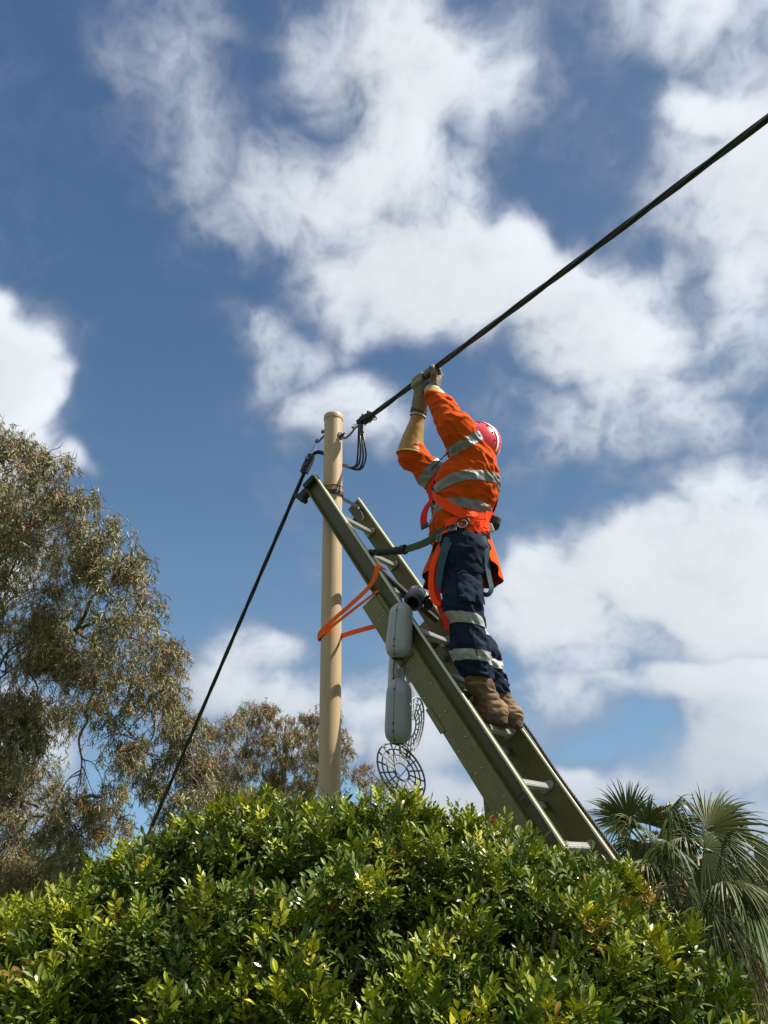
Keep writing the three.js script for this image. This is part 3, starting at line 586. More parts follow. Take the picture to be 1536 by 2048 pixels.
function meshDisc(t, center, normal, R, spokes, mat, turn = 0) {
  const q = new THREE.Quaternion().setFromUnitVectors(V(0, 0, 1), normal.clone().normalize()), put = (g) => g.applyQuaternion(q).translate(...v3(center).toArray());
  part('rim', put(new THREE.TorusGeometry(R, 0.0048, 6, 72)), mat, t);
  for (const k of [0.80, 0.60]) part('ring', put(new THREE.TorusGeometry(R * k, 0.0038, 6, 64)), mat, t);
  part('hub_ring', put(new THREE.TorusGeometry(R * 0.32, 0.0062, 6, 40).scale(1, 1, 0.6)), mat, t);
  for (let i = 0; i < spokes; i++) { const a = (i / spokes) * TAU + turn, thick = i === 0 ? 0.014 : 0.0066; part('spoke', put(new THREE.BoxGeometry(R * 0.68, thick, 0.004).translate(R * 0.66, 0, 0).rotateZ(a)), mat, t); }
}
{
  const eye = V(0, 1.6, 0), DISC = M([0.085, 0.088, 0.092], 0.55);
  const c1 = V(0.084, 1.991, -3.885), d1 = eye.clone().sub(c1).normalize();
  const a = thing('mesh_disc', c1, 'dark grey round mesh disc dangling flat over the hedge top', 'mesh disc', 'mesh discs hanging under the floats');
  meshDisc(a, c1, d1.multiplyScalar(0.66).add(V(0.60, 0.44, -0.02)), 0.148, 16, DISC, rad(128));
  part('hanging_cord', tube([[0.062, 2.10, -3.70], [0.045, 2.06, -3.75], [0.055, 1.99, -3.84], [0.075, 1.975, -3.885]], 0.0022, 20, 6), CORD, a);
  part('hanging_cord', tube([[0.078, 2.10, -3.70], [0.118, 2.07, -3.74], [0.112, 2.01, -3.83], [0.080, 1.972, -3.885], [0.062, 1.958, -3.89]], 0.0022, 20, 6), CORD, a);
  const c2 = V(0.142, 2.215, -3.99), d2 = eye.clone().sub(c2).normalize();
  const b = thing('mesh_disc', c2, 'pale mesh disc seen nearly edge-on behind the lower float', 'mesh disc', 'mesh discs hanging under the floats');
  meshDisc(b, c2, d2.multiplyScalar(0.36).add(V(0.88, -0.18, 0.0)), 0.150, 16, M([0.30, 0.31, 0.32], 0.5), rad(80));
  part('disc_stem', beam([0.104, 2.52, -3.93], [0.150, 2.355, -3.97], 0.022, 0.003, V(0.4, 0, 1), 0.001), M([0.55, 0.56, 0.57], 0.5), b);
  part('tie', merged([tube([[0.118, 2.26, -3.985], [0.138, 2.252, -3.975], [0.15, 2.25, -3.985]], 0.0025, 8, 5), tube([[0.128, 2.235, -3.98], [0.140, 2.255, -3.978], [0.150, 2.268, -3.98]], 0.0025, 8, 5)]), CORD, b);
}
// ---------------------------------------------------------------- grey canister with a clear collar, wedged on a rung
{
  const t = thing('canister', [0.19, 2.80, -3.80], 'small grey canister with a clear top and dark round opening on the ladder', 'canister');
  const f = V(-0.22, -0.62, 0.75).normalize(), c = V(0.158, 2.828, -3.795), q = new THREE.Quaternion().setFromUnitVectors(V(0, 1, 0), f), put = (g) => g.applyQuaternion(q).translate(...c.toArray()), CAN = M([0.085, 0.088, 0.095], 0.45);
  part('body', put(new THREE.LatheGeometry([[0.030, 0.030], [0.030, 0.052], [0.038, 0.054], [0.047, 0.047], [0.051, 0.034], [0.051, -0.01], [0.050, -0.03], [0, -0.03]].map((p) => new THREE.Vector2(...p)), 40)), CAN, t);
  part('opening', put(new THREE.LatheGeometry([[0, 0.012], [0.029, 0.012], [0.0295, 0.053]].map((p) => new THREE.Vector2(...p)), 32)), M([0.006, 0.006, 0.007], 0.8, { side: THREE.DoubleSide }), t);
  part('clear_collar', put(new THREE.CylinderGeometry(0.049, 0.0495, 0.040, 36).translate(0, -0.052, 0)), MP([0.92, 0.95, 0.97], 0.08, { transmission: 0.92, thickness: 0.02, ior: 1.45 }), t);
  part('label', put(new THREE.CylinderGeometry(0.0502, 0.0502, 0.026, 20, 1, true, rad(-30), rad(95)).translate(0, -0.050, 0)), M([0.72, 0.73, 0.74], 0.5, { side: THREE.DoubleSide }), t);
  part('bracket', merged([beam([0.205, 2.83, -3.80], [0.262, 2.862, -3.80], 0.014, 0.014, V(0, 1, 0), 0.003), beam([0.205, 2.80, -3.80], [0.25, 2.80, -3.80], 0.05, 0.05, V(0, 1, 0), 0.008)]), RUBBER, t);
}

// ---------------------------------------------------------------- the line worker on the ladder
{
  const t = thing('person', [0.49, 2.17, -3.66], 'worker in orange shirt, navy trousers and red helmet on the ladder, arms raised', 'person');
  const J = {
    ankL: [0.436, 2.330, -3.575], ankR: [0.535, 2.325, -3.725], calfL: [0.405, 2.515, -3.555], calfR: [0.475, 2.53, -3.725], kneeL: [0.370, 2.700, -3.525], kneeR: [0.408, 2.705, -3.740], hipL: [0.385, 3.000, -3.572], hipR: [0.392, 3.000, -3.745],
    belt: [0.398, 3.095, -3.660], waistN: [0.392, 3.165, -3.590], waistF: [0.378, 3.175, -3.735], chestN: [0.425, 3.360, -3.555], chestF: [0.405, 3.395, -3.750], upN: [0.462, 3.450, -3.540], upF: [0.410, 3.470, -3.795],
    neck: [0.432, 3.560, -3.665], shL: [0.474, 3.462, -3.500], shR: [0.372, 3.478, -3.820], elL: [0.372, 3.622, -3.425], cuffL: [0.292, 3.862, -3.530], elR: [0.160, 3.672, -3.800], cuffR: [0.164, 3.775, -3.775], wrL: [0.262, 3.945, -3.560], wrR: [0.200, 3.915, -3.735],
  };
  // head axes: he tips his head well back to look up along his arms
  const pitch = rad(42), yaw = rad(14), fwd = V(-Math.cos(pitch) * Math.cos(yaw), Math.sin(pitch), -Math.cos(pitch) * Math.sin(yaw)), hup = V(Math.sin(pitch) * Math.cos(yaw), Math.cos(pitch), Math.sin(pitch) * Math.sin(yaw)), left = hup.clone().cross(fwd).normalize(), SK = V(0.480, 3.676, -3.690);
  const hd = (f, u, l) => SK.clone().addScaledVector(fwd, f).addScaledVector(hup, u).addScaledVector(left, l);
  const inHead = (fn) => (x, y, z) => { const dx = x - SK.x, dy = y - SK.y, dz = z - SK.z; return fn(dx * fwd.x + dy * fwd.y + dz * fwd.z, dx * hup.x + dy * hup.y + dz * hup.z, dx * left.x + dy * left.y + dz * left.z); };

  // ---- body: skin, one continuous figure under the clothes
  const SKIN = MP([0.42, 0.235, 0.155], 0.55, { vertexColors: true, sheen: 0.2 });
  const headParts = [ball([0, 0.012, 0], 0.096, 0.100, 0.076), ball([0.035, -0.040, 0], 0.062, 0.072, 0.060), cap([0.050, -0.090, 0.0], [0.075, -0.100, 0], 0.030, 0.020), cap([0.0, -0.075, 0.045], [0.062, -0.098, 0.014], 0.022, 0.018), cap([0.0, -0.075, -0.045], [0.062, -0.098, -0.014], 0.022, 0.018), cap([0.086, -0.002, 0], [0.106, -0.034, 0], 0.009, 0.013), ball([0.080, 0.022, 0], 0.022, 0.014, 0.052)];
  const faceCore = union(headParts, 0.03), lips = union([ball([0.094, -0.062, 0], 0.010, 0.006, 0.022), ball([0.092, -0.071, 0], 0.010, 0.006, 0.019)], 0.004);
  const ears = [1, -1].map((s) => union([ball([-0.004, -0.018, s * 0.079], 0.017, 0.030, 0.008), cap([-0.012, 0.006, s * 0.083], [-0.010, -0.034, s * 0.081], 0.006, 0.005)], 0.008));
  const sockets = [1, -1].map((s) => ball([0.094, 0.000, s * 0.030], 0.012, 0.011, 0.015));
  const headSdf = inHead((f, u, l) => { let d = smin(faceCore(f, u, l), lips(f, u, l), 0.012); for (const e of ears) d = smin(d, e(f, u, l), 0.008); for (const s of sockets) d = -smin(-d, s(f, u, l), 0.010); return d; });
  const neckSdf = cap(J.neck, hd(-0.03, -0.06, 0).toArray(), 0.060, 0.054);
  const headAll = (x, y, z) => smin(headSdf(x, y, z), neckSdf(x, y, z), 0.03);
  const slim = union([cap(J.neck, J.belt, 0.075, 0.09), cap(J.chestN, J.chestF, 0.085, 0.085), cap(J.hipL, J.hipR, 0.085, 0.085), cap(J.hipL, J.kneeL, 0.075, 0.055), cap(J.kneeL, J.ankL, 0.05, 0.04), cap(J.hipR, J.kneeR, 0.075, 0.055), cap(J.kneeR, J.ankR, 0.05, 0.04), cap(J.shL, J.elL, 0.05, 0.042), cap(J.elL, J.wrL, 0.040, 0.028), cap(J.shR, J.elR, 0.05, 0.042), cap(J.elR, J.wrR, 0.040, 0.028), cap(J.shL, J.neck, 0.05, 0.05), cap(J.shR, J.neck, 0.05, 0.05), neckSdf], 0.04);
  const bodyGeo = skin(slim, [0.05, 2.25, -3.95], [0.66, 4.0, -3.32], 0.013), headGeo = skin(headAll, [0.28, 3.50, -3.80], [0.66, 3.86, -3.50], 0.0042);
  const skinTone = (x, y, z) => { const n = 1 + 0.16 * noise3(x * 60, y * 60, z * 60), m = inHead((f, u, l) => (Math.hypot((f - 0.094) * 1.2, u + 0.066) < 0.016 && Math.abs(l) < 0.024 ? 1 : 0) + (f > 0.02 && u < -0.05 ? 0.35 : 0) * (u > -0.062 || u < -0.074 ? 1 : 0.2))(x, y, z); return m >= 1 ? [0.75 * n, 0.5 * n, 0.5 * n] : [n * (1 - m * 0.55), n * (1 - m * 0.45), n * (1 - m * 0.35)]; };
  const body = part('body', merged([tint(bodyGeo, () => [1, 1, 1]), tint(headGeo, skinTone)]), SKIN, t);
  for (const s of [1, -1]) { const e = sub('eye', new THREE.SphereGeometry(0.0115, 16, 12).translate(...hd(0.083, 0.0, s * 0.030).toArray()), M([0.75, 0.72, 0.68], 0.3), body); sub('eyebrow', tube([hd(0.096, 0.020, s * 0.014), hd(0.098, 0.026, s * 0.030), hd(0.086, 0.022, s * 0.048)], 0.0035, 10, 5), M([0.03, 0.02, 0.015], 0.9), body); }
  const hairSdf = inHead((f, u, l) => Math.max(ball([-0.012, 0.008, 0], 0.105, 0.108, 0.085)(f, u, l) + 0.006 * noise3(f * 70, u * 70, l * 70), f * 0.8 - u * 0.5 - 0.012, -u - 0.075, Math.hypot(f + 0.0, u + 0.01) < 0.028 && Math.abs(l) > 0.07 ? 0.01 : -1));
  part('hair', skin(hairSdf, [0.34, 3.54, -3.80], [0.66, 3.86, -3.52], 0.005), M([0.018, 0.014, 0.012], 0.85), t);

  // ---- shirt
  const ridge = (n) => 1 - Math.abs(n) * 2.4;
  const torso = union([cap(J.waistN, J.chestN, 0.108, 0.136), cap(J.waistF, J.chestF, 0.105, 0.130), cap(J.chestN, J.upN, 0.136, 0.100), cap(J.chestF, [0.410, 3.44, -3.785], 0.126, 0.088), cap([0.398, 3.07, -3.595], J.waistN, 0.108, 0.108), cap([0.39, 3.07, -3.72], J.waistF, 0.108, 0.108), cap([0.470, 3.28, -3.62], [0.490, 3.43, -3.63], 0.085, 0.080)], 0.06);
  const yoke = union([cap([0.490, 3.462, -3.510], [0.462, 3.545, -3.66], 0.074, 0.050), cap([0.372, 3.44, -3.80], [0.44, 3.53, -3.67], 0.070, 0.060)], 0.05);
  const armL = union([cap([0.490, 3.462, -3.500], J.elL, 0.076, 0.072), cap(J.elL, J.cuffL, 0.074, 0.058), cap([0.515, 3.40, -3.53], [0.40, 3.55, -3.46], 0.075, 0.066)], 0.04), armR = union([cap([0.372, 3.44, -3.82], J.elR, 0.072, 0.066), cap(J.elR, [0.164, 3.74, -3.778], 0.066, 0.062), cap([0.40, 3.38, -3.80], [0.25, 3.56, -3.81], 0.07, 0.062)], 0.04);
  function folds(x, y, z) {
    const a = noise3(x * 9 + y * 5, y * 7 - x * 4, z * 9), w = 0.35 + 0.65 * clamp(0.6 + noise3(x * 4, y * 4, z * 4 + 8));
    const f1 = ridge(noise3(x * 11 + a * 1.0, y * 19 + a + x * 9, z * 11)), f2 = ridge(noise3(x * 26 + 4, y * 32 + x * 20, z * 22 + a * 2));
    return -(f1 * f1 * Math.sign(f1) * 0.0135 + f2 * 0.0050) * w + noise3(x * 7, y * 7, z * 7) * 0.012;
  }
  const collarHole = cap(hd(-0.01, -0.07, 0).toArray(), J.neck, 0.075, 0.062);
  const shirtBare = (x, y, z) => smin(smin(torso(x, y, z), yoke(x, y, z), 0.035), Math.min(smin(armL(x, y, z), torso(x, y, z), 0.04), smin(armR(x, y, z), torso(x, y, z), 0.04)), 0.02);
  const shirtSdf = (x, y, z) => {
    let d = shirtBare(x, y, z) + folds(x, y, z);
    // cuffs and collar end cleanly
    d = Math.max(d, (x - 0.286) * -0.18 * 0 + (y - (3.880 - (x - 0.29) * 0.35)) * (x > 0.215 && z > -3.66 && y > 3.7 ? 1 : 0) - (x > 0.215 && z > -3.66 && y > 3.7 ? 0 : 1));
    if (x < 0.26 && z < -3.69 && y > 3.68) d = Math.max(d, y - 3.705 - (x - 0.16) * 0.25);
    d = Math.max(d, -collarHole(x, y, z));
    return Math.max(d, 3.045 + (x - 0.405) * 0.33 - y);
  };
  const ORANGE = CLOTH([0.52, 0.068, 0.005], 0.9, { vertexColors: true });
  const grime = (x, y, z) => { const n = noise3(x * 9, y * 9, z * 9) * 0.5 + noise3(x * 34, y * 34, z * 34) * 0.25, k = 0.96 + n * 0.16, d = smooth(0.18, 0.5, noise3(x * 13 + 3, y * 13, z * 13)) * 0.22; return [k - d * 0.6, k - d * 0.25, k + d * 0.5]; };
  const shirtGeo = tint(skin(shirtSdf, [0.03, 3.0, -4.02], [0.70, 3.96, -3.28], 0.0062, 0.05), grime);
  const shirt = part('shirt', shirtGeo, ORANGE, t);
  const TAPE = M([0.155, 0.16, 0.155], 0.5, { metalness: 0.1 });
  const along = (a, b) => { const d = V(b[0] - a[0], b[1] - a[1], b[2] - a[2]), l = d.length(); d.normalize(); return (x, y, z) => ((x - a[0]) * d.x + (y - a[1]) * d.y + (z - a[2]) * d.z) / l; };
  const tL = along(J.shL, J.elL), tR = along(J.shR, J.elR), slab = (f, a, b) => [(x, y, z) => f(x, y, z) - a, (x, y, z) => b - f(x, y, z)];
  const onArm = (arm) => (x, y, z) => arm(x, y, z) < torso(x, y, z) - 0.004;
  sub('sleeve_tape', patch(shirtGeo, slab(tL, 0.44, 0.70), 0.003, (x, y, z) => onArm(armL)(x, y, z) && y > 3.47), TAPE, shirt);
  sub('sleeve_tape', patch(shirtGeo, slab(tR, 0.36, 0.58), 0.003, (x, y, z) => x < 0.36 && y < 3.70 && onArm(armR)(x, y, z)), TAPE, shirt);
  const offArms = (x, y, z) => torso(x, y, z) < Math.min(armL(x, y, z), armR(x, y, z)) + 0.045;
  const yy = (k) => (x, y, z) => y - (x - 0.42) * k;
  sub('chest_tape', patch(shirtGeo, slab(yy(0.10), 3.315, 3.366), 0.003, (x, y, z) => offArms(x, y, z) && y < 3.42), TAPE, shirt);
  sub('chest_tape', patch(shirtGeo, slab(yy(-0.12), 3.185, 3.236), 0.003, offArms), TAPE, shirt);
  // pieces of the shirt hanging below the belt: a loose front and back tail, open at the hip
  function tail(phi0, phi1, hem, n = 22) {
    const pos = [], idx = [], rows = 12;
    for (let j = 0; j <= rows; j++) for (let i = 0; i <= n; i++) {
      const k = i / n, s = j / rows, a = mix(phi0, phi1, k), c = V(0.400, 0, -3.658), topY = 3.09 + Math.cos(a) * 0.12 * 0.33 + 0.012, bot = hem(k), y = mix(topY, bot, s);
      const r = 0.135 + 0.052 * Math.pow(s, 0.8) + 0.010 * Math.sin(a * 9 + 1) * s + 0.012 * noise3(a * 2.3, y * 9, 4) * (0.3 + s);
      pos.push(c.x + Math.cos(a) * r * (Math.cos(a) > 0 ? 1.02 : 1.10), y, c.z + Math.sin(a) * r * 1.05);
      if (i < n && j < rows) { const q = j * (n + 1) + i; idx.push(q, q + 1, q + n + 1, q + 1, q + n + 2, q + n + 1); }
    }
    const m = pos.length / 3, g = new THREE.BufferGeometry();
    g.setAttribute('position', new THREE.Float32BufferAttribute(pos, 3)); g.setIndex(idx); g.computeVertexNormals();
    // a second skin 2 mm inside, so that the cloth has a thickness
    const N = g.attributes.normal, all = [...pos], ii = [...idx];
    for (let i = 0; i < m; i++) { const s = 0.0025; all.push(pos[i * 3] - N.getX(i) * s, pos[i * 3 + 1] - N.getY(i) * s, pos[i * 3 + 2] - N.getZ(i) * s); }
    for (let i = 0; i < idx.length; i += 3) ii.push(idx[i] + m, idx[i + 2] + m, idx[i + 1] + m);
    const h = new THREE.BufferGeometry(); h.setAttribute('position', new THREE.Float32BufferAttribute(all, 3)); h.setIndex(ii); h.computeVertexNormals();
    return tint(h, grime);
  }
  sub('shirt_tail', tail(rad(118), rad(285), (k) => 2.895 - 0.03 * Math.sin(k * Math.PI) + 0.05 * Math.pow(1 - k, 3)), ORANGE, shirt);
  sub('shirt_tail', tail(rad(-62), rad(52), (k) => 2.900 - 0.03 * Math.sin(k * Math.PI) + 0.03 * Math.pow(k, 4)), ORANGE, shirt);
  sub('collar', limb([hd(0.05, -0.125, 0.05), hd(-0.01, -0.135, 0.068), hd(-0.07, -0.10, 0.03), hd(-0.07, -0.10, -0.03), hd(-0.01, -0.135, -0.068), hd(0.05, -0.125, -0.05)], [0.012, 0.017, 0.017, 0.012], 30, 8), ORANGE.clone(), shirt).material.vertexColors = false;
  sub('cuff', (() => { const q = []; for (let i = 0; i <= 9; i++) { const a = (i / 9) * TAU * 0.98 + 0.6; q.push(V(0.290 + Math.cos(a) * 0.060, 3.866 - Math.cos(a) * 0.022 + 0.006 * Math.sin(a * 3), -3.531 + Math.sin(a) * 0.060)); } return limb(q, [0.010, 0.017, 0.013, 0.018, 0.012], 40, 8); })(), shirt.children.at(-1).material, shirt);

  // ---- trousers
  const legL = union([cap(J.hipL, J.kneeL, 0.096, 0.074), cap(J.kneeL, J.calfL, 0.073, 0.069), cap(J.calfL, [0.436, 2.365, -3.572], 0.069, 0.058)], 0.05), legR = union([cap(J.hipR, J.kneeR, 0.090, 0.070), cap(J.kneeR, J.calfR, 0.069, 0.066), cap(J.calfR, [0.530, 2.345, -3.725], 0.066, 0.058)], 0.05), seat = union([cap(J.hipL, J.hipR, 0.112, 0.112), cap(J.belt, J.hipL, 0.11, 0.105), cap(J.belt, J.hipR, 0.11, 0.105), cap([0.430, 3.0, -3.60], [0.430, 3.0, -3.72], 0.085, 0.085)], 0.06);
  const trouserSdf = (x, y, z) => {
    const lower = smooth(2.62, 2.42, y), knee = smooth(0.12, 0, Math.abs(y - 2.76)), a = noise3(x * 8, y * 6, z * 8);
    let d = smin(smin(legL(x, y, z), seat(x, y, z), 0.06), smin(legR(x, y, z), seat(x, y, z), 0.06), 0.012);
    d += -ridge(noise3(x * 12 + a, y * 17 + x * 8, z * 12)) * (0.0105 + 0.009 * lower + 0.008 * knee) - ridge(noise3(x * 28, y * 36 + x * 14, z * 26)) * (0.0042 + 0.004 * lower) + a * 0.010;
    const hem = x < (z > -3.648 ? 9 : -9) ? 2.368 : 2.335;
    return Math.max(d, hem + (x - 0.45) * -0.12 - y, y - 3.10 - (x - 0.405) * 0.33);
  };
  const NAVY = CLOTH([0.0110, 0.0185, 0.0360], 0.9, { vertexColors: true });
  const worn = (x, y, z) => { const n = noise3(x * 16, y * 16, z * 16) * 0.4 + noise3(x * 60, y * 60, z * 60) * 0.3, d = smooth(0.1, 0.45, noise3(x * 9 + 7, y * 9, z * 9)); return [0.95 + n * 0.35 + d * 0.3, 0.95 + n * 0.35 + d * 0.28, 0.95 + n * 0.3 + d * 0.2]; };
  const trGeo = tint(skin(trouserSdf, [0.20, 2.28, -3.92], [0.68, 3.16, -3.38], 0.006, 0.045), worn), trousers = part('trousers', trGeo, NAVY, t);
  const LTAPE = M([0.27, 0.27, 0.255], 0.5, { metalness: 0.05 });
  const near = (x, y, z) => legL(x, y, z) < legR(x, y, z), tilt = (x, y, z) => y + (x - 0.45) * 0.10 + 0 * z;
  for (const [a, b] of [[2.600, 2.648], [2.434, 2.480]]) { sub('leg_tape', patch(trGeo, slab(tilt, a, b), 0.003, near), LTAPE, trousers); sub('leg_tape', patch(trGeo, slab(tilt, a + 0.012, b + 0.010), 0.003, (...p) => !near(...p)), LTAPE, trousers); }
  // cargo pocket and its flap on the near thigh
  const PK = NAVY;
  const fz = (f) => [f];
  sub('cargo_pocket', tint(patch(trGeo, [...slab((x, y) => y, 2.700, 2.868), ...slab((x, y, z) => x, 0.350, 0.470)], 0.010, (x, y, z, p) => near(x, y, z) && p[5] > 0.1), worn), PK, trousers);
  sub('pocket_flap', tint(patch(trGeo, [...slab((x, y) => y, 2.858, 2.905), ...slab((x, y, z) => x, 0.345, 0.475)], 0.015, (x, y, z, p) => near(x, y, z) && p[5] > 0.1 && z > -3.53), worn), PK, trousers);
  sub('side_seam', tube([...Array(14).keys()].map((i) => { const y = 3.05 - i * 0.05, c = y > 2.7 ? V(...J.kneeL).lerp(V(...J.hipL), (y - 2.7) / 0.3) : V(...J.ankL).lerp(V(...J.kneeL), (y - 2.33) / 0.37); return onto(trouserSdf, V(c.x + 0.012, y, c.z + 0.10), 0.0005); }), 0.0022, 60, 5), NAVY.clone(), trousers).material.vertexColors = false;

  // ---- boots: heel, arch on the rung, toe reaching through the ladder
  const TAN = M([0.115, 0.062, 0.027], 0.82, { vertexColors: true }), SOLE = M([0.070, 0.043, 0.024], 0.9), toeDir = V(-0.809, 0.10, -0.588).normalize(), sideDir = V(-0.588, 0, 0.809);
  for (const [A, rung] of [[J.ankL, onLadder(1.525, 0.262, 0.024)], [J.ankR, onLadder(1.525, 0.105, 0.024)]]) {
    const upv = sideDir.clone().cross(toeDir).normalize(); if (upv.y < 0) upv.negate();
    const at = (f, u, s = 0) => rung.clone().addScaledVector(toeDir, f).addScaledVector(upv, u).addScaledVector(sideDir, s).toArray();
    const upper = union([cap(at(-0.052, 0.050), at(0.0, 0.056), 0.038, 0.040), cap(at(0.0, 0.054), at(0.125, 0.046), 0.041, 0.040), cap(at(0.125, 0.046, 0.006), at(0.155, 0.043, 0.004), 0.040, 0.034), cap(at(-0.034, 0.06), V(...A).add(V(0.004, 0.03, 0)).toArray(), 0.044, 0.049), cap(V(...A).add(V(0, 0.02, 0)).toArray(), V(...A).add(V(0, 0.055, 0)).toArray(), 0.049, 0.053)], 0.030);
    const sFlat = (x, y, z) => (x - rung.x) * upv.x + (y - rung.y) * upv.y + (z - rung.z) * upv.z;
    const crease = (x, y, z) => -ridge(noise3(x * 18, y * 46, z * 18)) * 0.0085 + noise3(x * 14, y * 14, z * 14) * 0.007;
    const shell = (x, y, z) => Math.max(upper(x, y, z) + crease(x, y, z), 0.020 - sFlat(x, y, z));
    const soleSdf = (x, y, z) => { const h = sFlat(x, y, z), f = (x - rung.x) * toeDir.x + (y - rung.y) * toeDir.y + (z - rung.z) * toeDir.z, lug = (Math.abs((f * 38) % 1) < 0.38 && h < 0.007) || (f > -0.028 && f < 0.030 && h < 0.008) ? 0.006 : -1; const k = Math.max(0, 0.042 - h); return Math.max(upper(x + upv.x * k, y + upv.y * k, z + upv.z * k) - 0.0065, h - 0.034, -h, lug); };
    const lo = [rung.x - 0.26, rung.y - 0.05, rung.z - 0.24], hi = [rung.x + 0.20, rung.y + 0.34, rung.z + 0.20];
    const dirt = (x, y, z) => { const n = noise3(x * 22, y * 22, z * 22) * 0.5 + noise3(x * 70, y * 70, z * 70) * 0.35, d = smooth(0.0, 0.4, noise3(x * 15, y * 15 + 5, z * 15)) * 0.5 + smooth(0.1, 0.03, sFlat(x, y, z)) * 0.35; return [0.85 + n * 0.8 + d * 0.4, 0.85 + n * 0.75 + d * 0.5, 0.85 + n * 0.65 + d * 0.7]; };
    const boot = part('boot', tint(skin((x, y, z) => Math.max(shell(x, y, z), (y - A[1] - 0.07)), lo, hi, 0.0046), dirt), TAN, t);
    sub('sole', skin(soleSdf, lo, hi, 0.0046), SOLE, boot);
    const lace = M([0.30, 0.20, 0.10], 0.8), front = (k) => V(...at(0.055 - k * 0.055, 0.105 + k * 0.085));
    for (let i = 0; i < 4; i++) { const c = front(i / 3.2); sub('lace', tube([onto(upper, c.clone().addScaledVector(sideDir, 0.038), 0.004), onto(upper, c.clone().addScaledVector(toeDir, 0.03), 0.005), onto(upper, c.clone().addScaledVector(sideDir, -0.038), 0.004)], 0.003, 12, 5), lace, boot); }
    const c = front(0.75); sub('lace', tube([onto(upper, c, 0.006), c.clone().add(V(-0.035, 0.025, 0.03)), c.clone().add(V(-0.05, -0.03, 0.04)), c.clone().add(V(-0.02, -0.045, 0.045)), c.clone().add(V(-0.015, -0.015, 0.03))], 0.0026, 24, 5), lace, boot);
    const loop = (h, f0, f1, lift, n = 22) => { const q = []; for (let i = 0; i <= n; i++) { const k = (i / n) * TAU; q.push(onto(upper, V(...at(mix(f0, f1, 0.5) + Math.cos(k) * (f1 - f0) * 0.6, h, Math.sin(k) * 0.06)), lift)); } return q; };
    sub('welt', tube(loop(0.040, -0.12, 0.20, 0.004), 0.0045, 80, 6), SOLE, boot);
    sub('heel_counter', patch(boot.geometry, [(x, y, z) => -0.030 - ((x - rung.x) * toeDir.x + (y - rung.y) * toeDir.y + (z - rung.z) * toeDir.z), (x, y, z) => 0.098 - sFlat(x, y, z), (x, y, z) => sFlat(x, y, z) - 0.036], 0.0035), M([0.19, 0.115, 0.06], 0.85), boot);
    sub('seam', tube([-1, -0.6, -0.2, 0.2, 0.6, 1].map((k) => onto(upper, V(...at(0.045 - 0.02 * k * k, 0.05 + 0.06 * (1 - k * k), k * 0.06)), 0.002)), 0.002, 30, 5), M([0.10, 0.06, 0.03], 0.9), boot);
    for (let i = 0; i < 4; i++) for (const s of [-1, 1]) sub('eyelet', new THREE.TorusGeometry(0.0042, 0.0016, 6, 12).rotateY(0.6).translate(...onto(upper, front(i / 3.2).addScaledVector(sideDir, s * 0.042), 0.003).toArray()), DULL, boot);
    // padded ankle collar
    sub('padded_collar', merged([0.0, 0.030].map((h) => { const q = [], cc = V(...A).add(V(0.002, 0.010 + h, 0)); for (let i = 0; i <= 14; i++) { const a = (i / 14) * TAU; q.push(onto(upper, cc.clone().add(V(Math.cos(a) * 0.06, 0, Math.sin(a) * 0.06)), -0.004)); } return tube(q, 0.0110, 40, 8); })), M([0.19, 0.108, 0.046], 0.82), boot);
  }

  // ---- gloves: palm, four fingers closed over the cable, thumb underneath
  const cableAxis = CRd.clone().normalize();
  const onCable = (x) => { const k = (x - CR0.x) / CRd.x; return CR0.clone().addScaledVector(CRd, k).add(V(0, -0.08 * (k / 4.2) * (1 - k / 4.2), 0)); };
  function grip(name, C, wrist, flip, mat) {
    const A = cableAxis.clone().multiplyScalar(flip), pd0 = C.clone().sub(wrist), pd = pd0.clone().addScaledVector(A, -pd0.dot(A)).normalize(), q = pd.clone().cross(A).normalize();
    const ring = (off, a, r) => C.clone().addScaledVector(A, off).addScaledVector(q, Math.cos(a) * r).addScaledVector(pd, Math.sin(a) * r).toArray();
    const list = [cap(wrist.toArray(), C.clone().addScaledVector(pd, -0.062).toArray(), 0.034, 0.036)];
    for (const o of [-0.030, -0.010, 0.010, 0.030]) list.push(cap(wrist.clone().addScaledVector(pd, 0.02).addScaledVector(A, o * 0.6).toArray(), ring(o, rad(-62), 0.040), 0.022, 0.0165));
    const palm = union(list, 0.028), fingers = [];
    [[-0.033, 168, 0.0118], [-0.0115, 190, 0.0130], [0.0110, 182, 0.0128], [0.0330, 158, 0.0112]].forEach(([o, end, r]) => {
      const as = [-62, -8, 58, mix(58, end, 0.55), end].map(rad), chain = [];
      for (let i = 0; i < 4; i++) chain.push(cap(ring(o * (i ? 1 : 1), as[i], 0.0395 - i * 0.0012), ring(o, as[i + 1], 0.0395 - (i + 1) * 0.0016), r * (1.1 - i * 0.05), r * (1.05 - i * 0.06)));
      fingers.push(union(chain, 0.008));
    });
    const th = [wrist.clone().addScaledVector(pd, 0.035).addScaledVector(A, 0.028).addScaledVector(q, -0.012).toArray(), ring(0.052, rad(228), 0.046), ring(0.050, rad(186), 0.042), ring(0.038, rad(150), 0.041)];
    const thumb = union([cap(th[0], th[1], 0.019, 0.0155), cap(th[1], th[2], 0.0150, 0.0135), cap(th[2], th[3], 0.0132, 0.0118)], 0.012);
    const sdf = (x, y, z) => { let d = palm(x, y, z); for (const f of fingers) d = smin(d, f(x, y, z), 0.006); d = smin(d, thumb(x, y, z), 0.012); return d - ridge(noise3(x * 45, y * 45, z * 45)) * 0.0012; };
    const lo = C.clone().min(wrist).addScalar(-0.10).toArray(), hi = C.clone().max(wrist).addScalar(0.10).toArray();
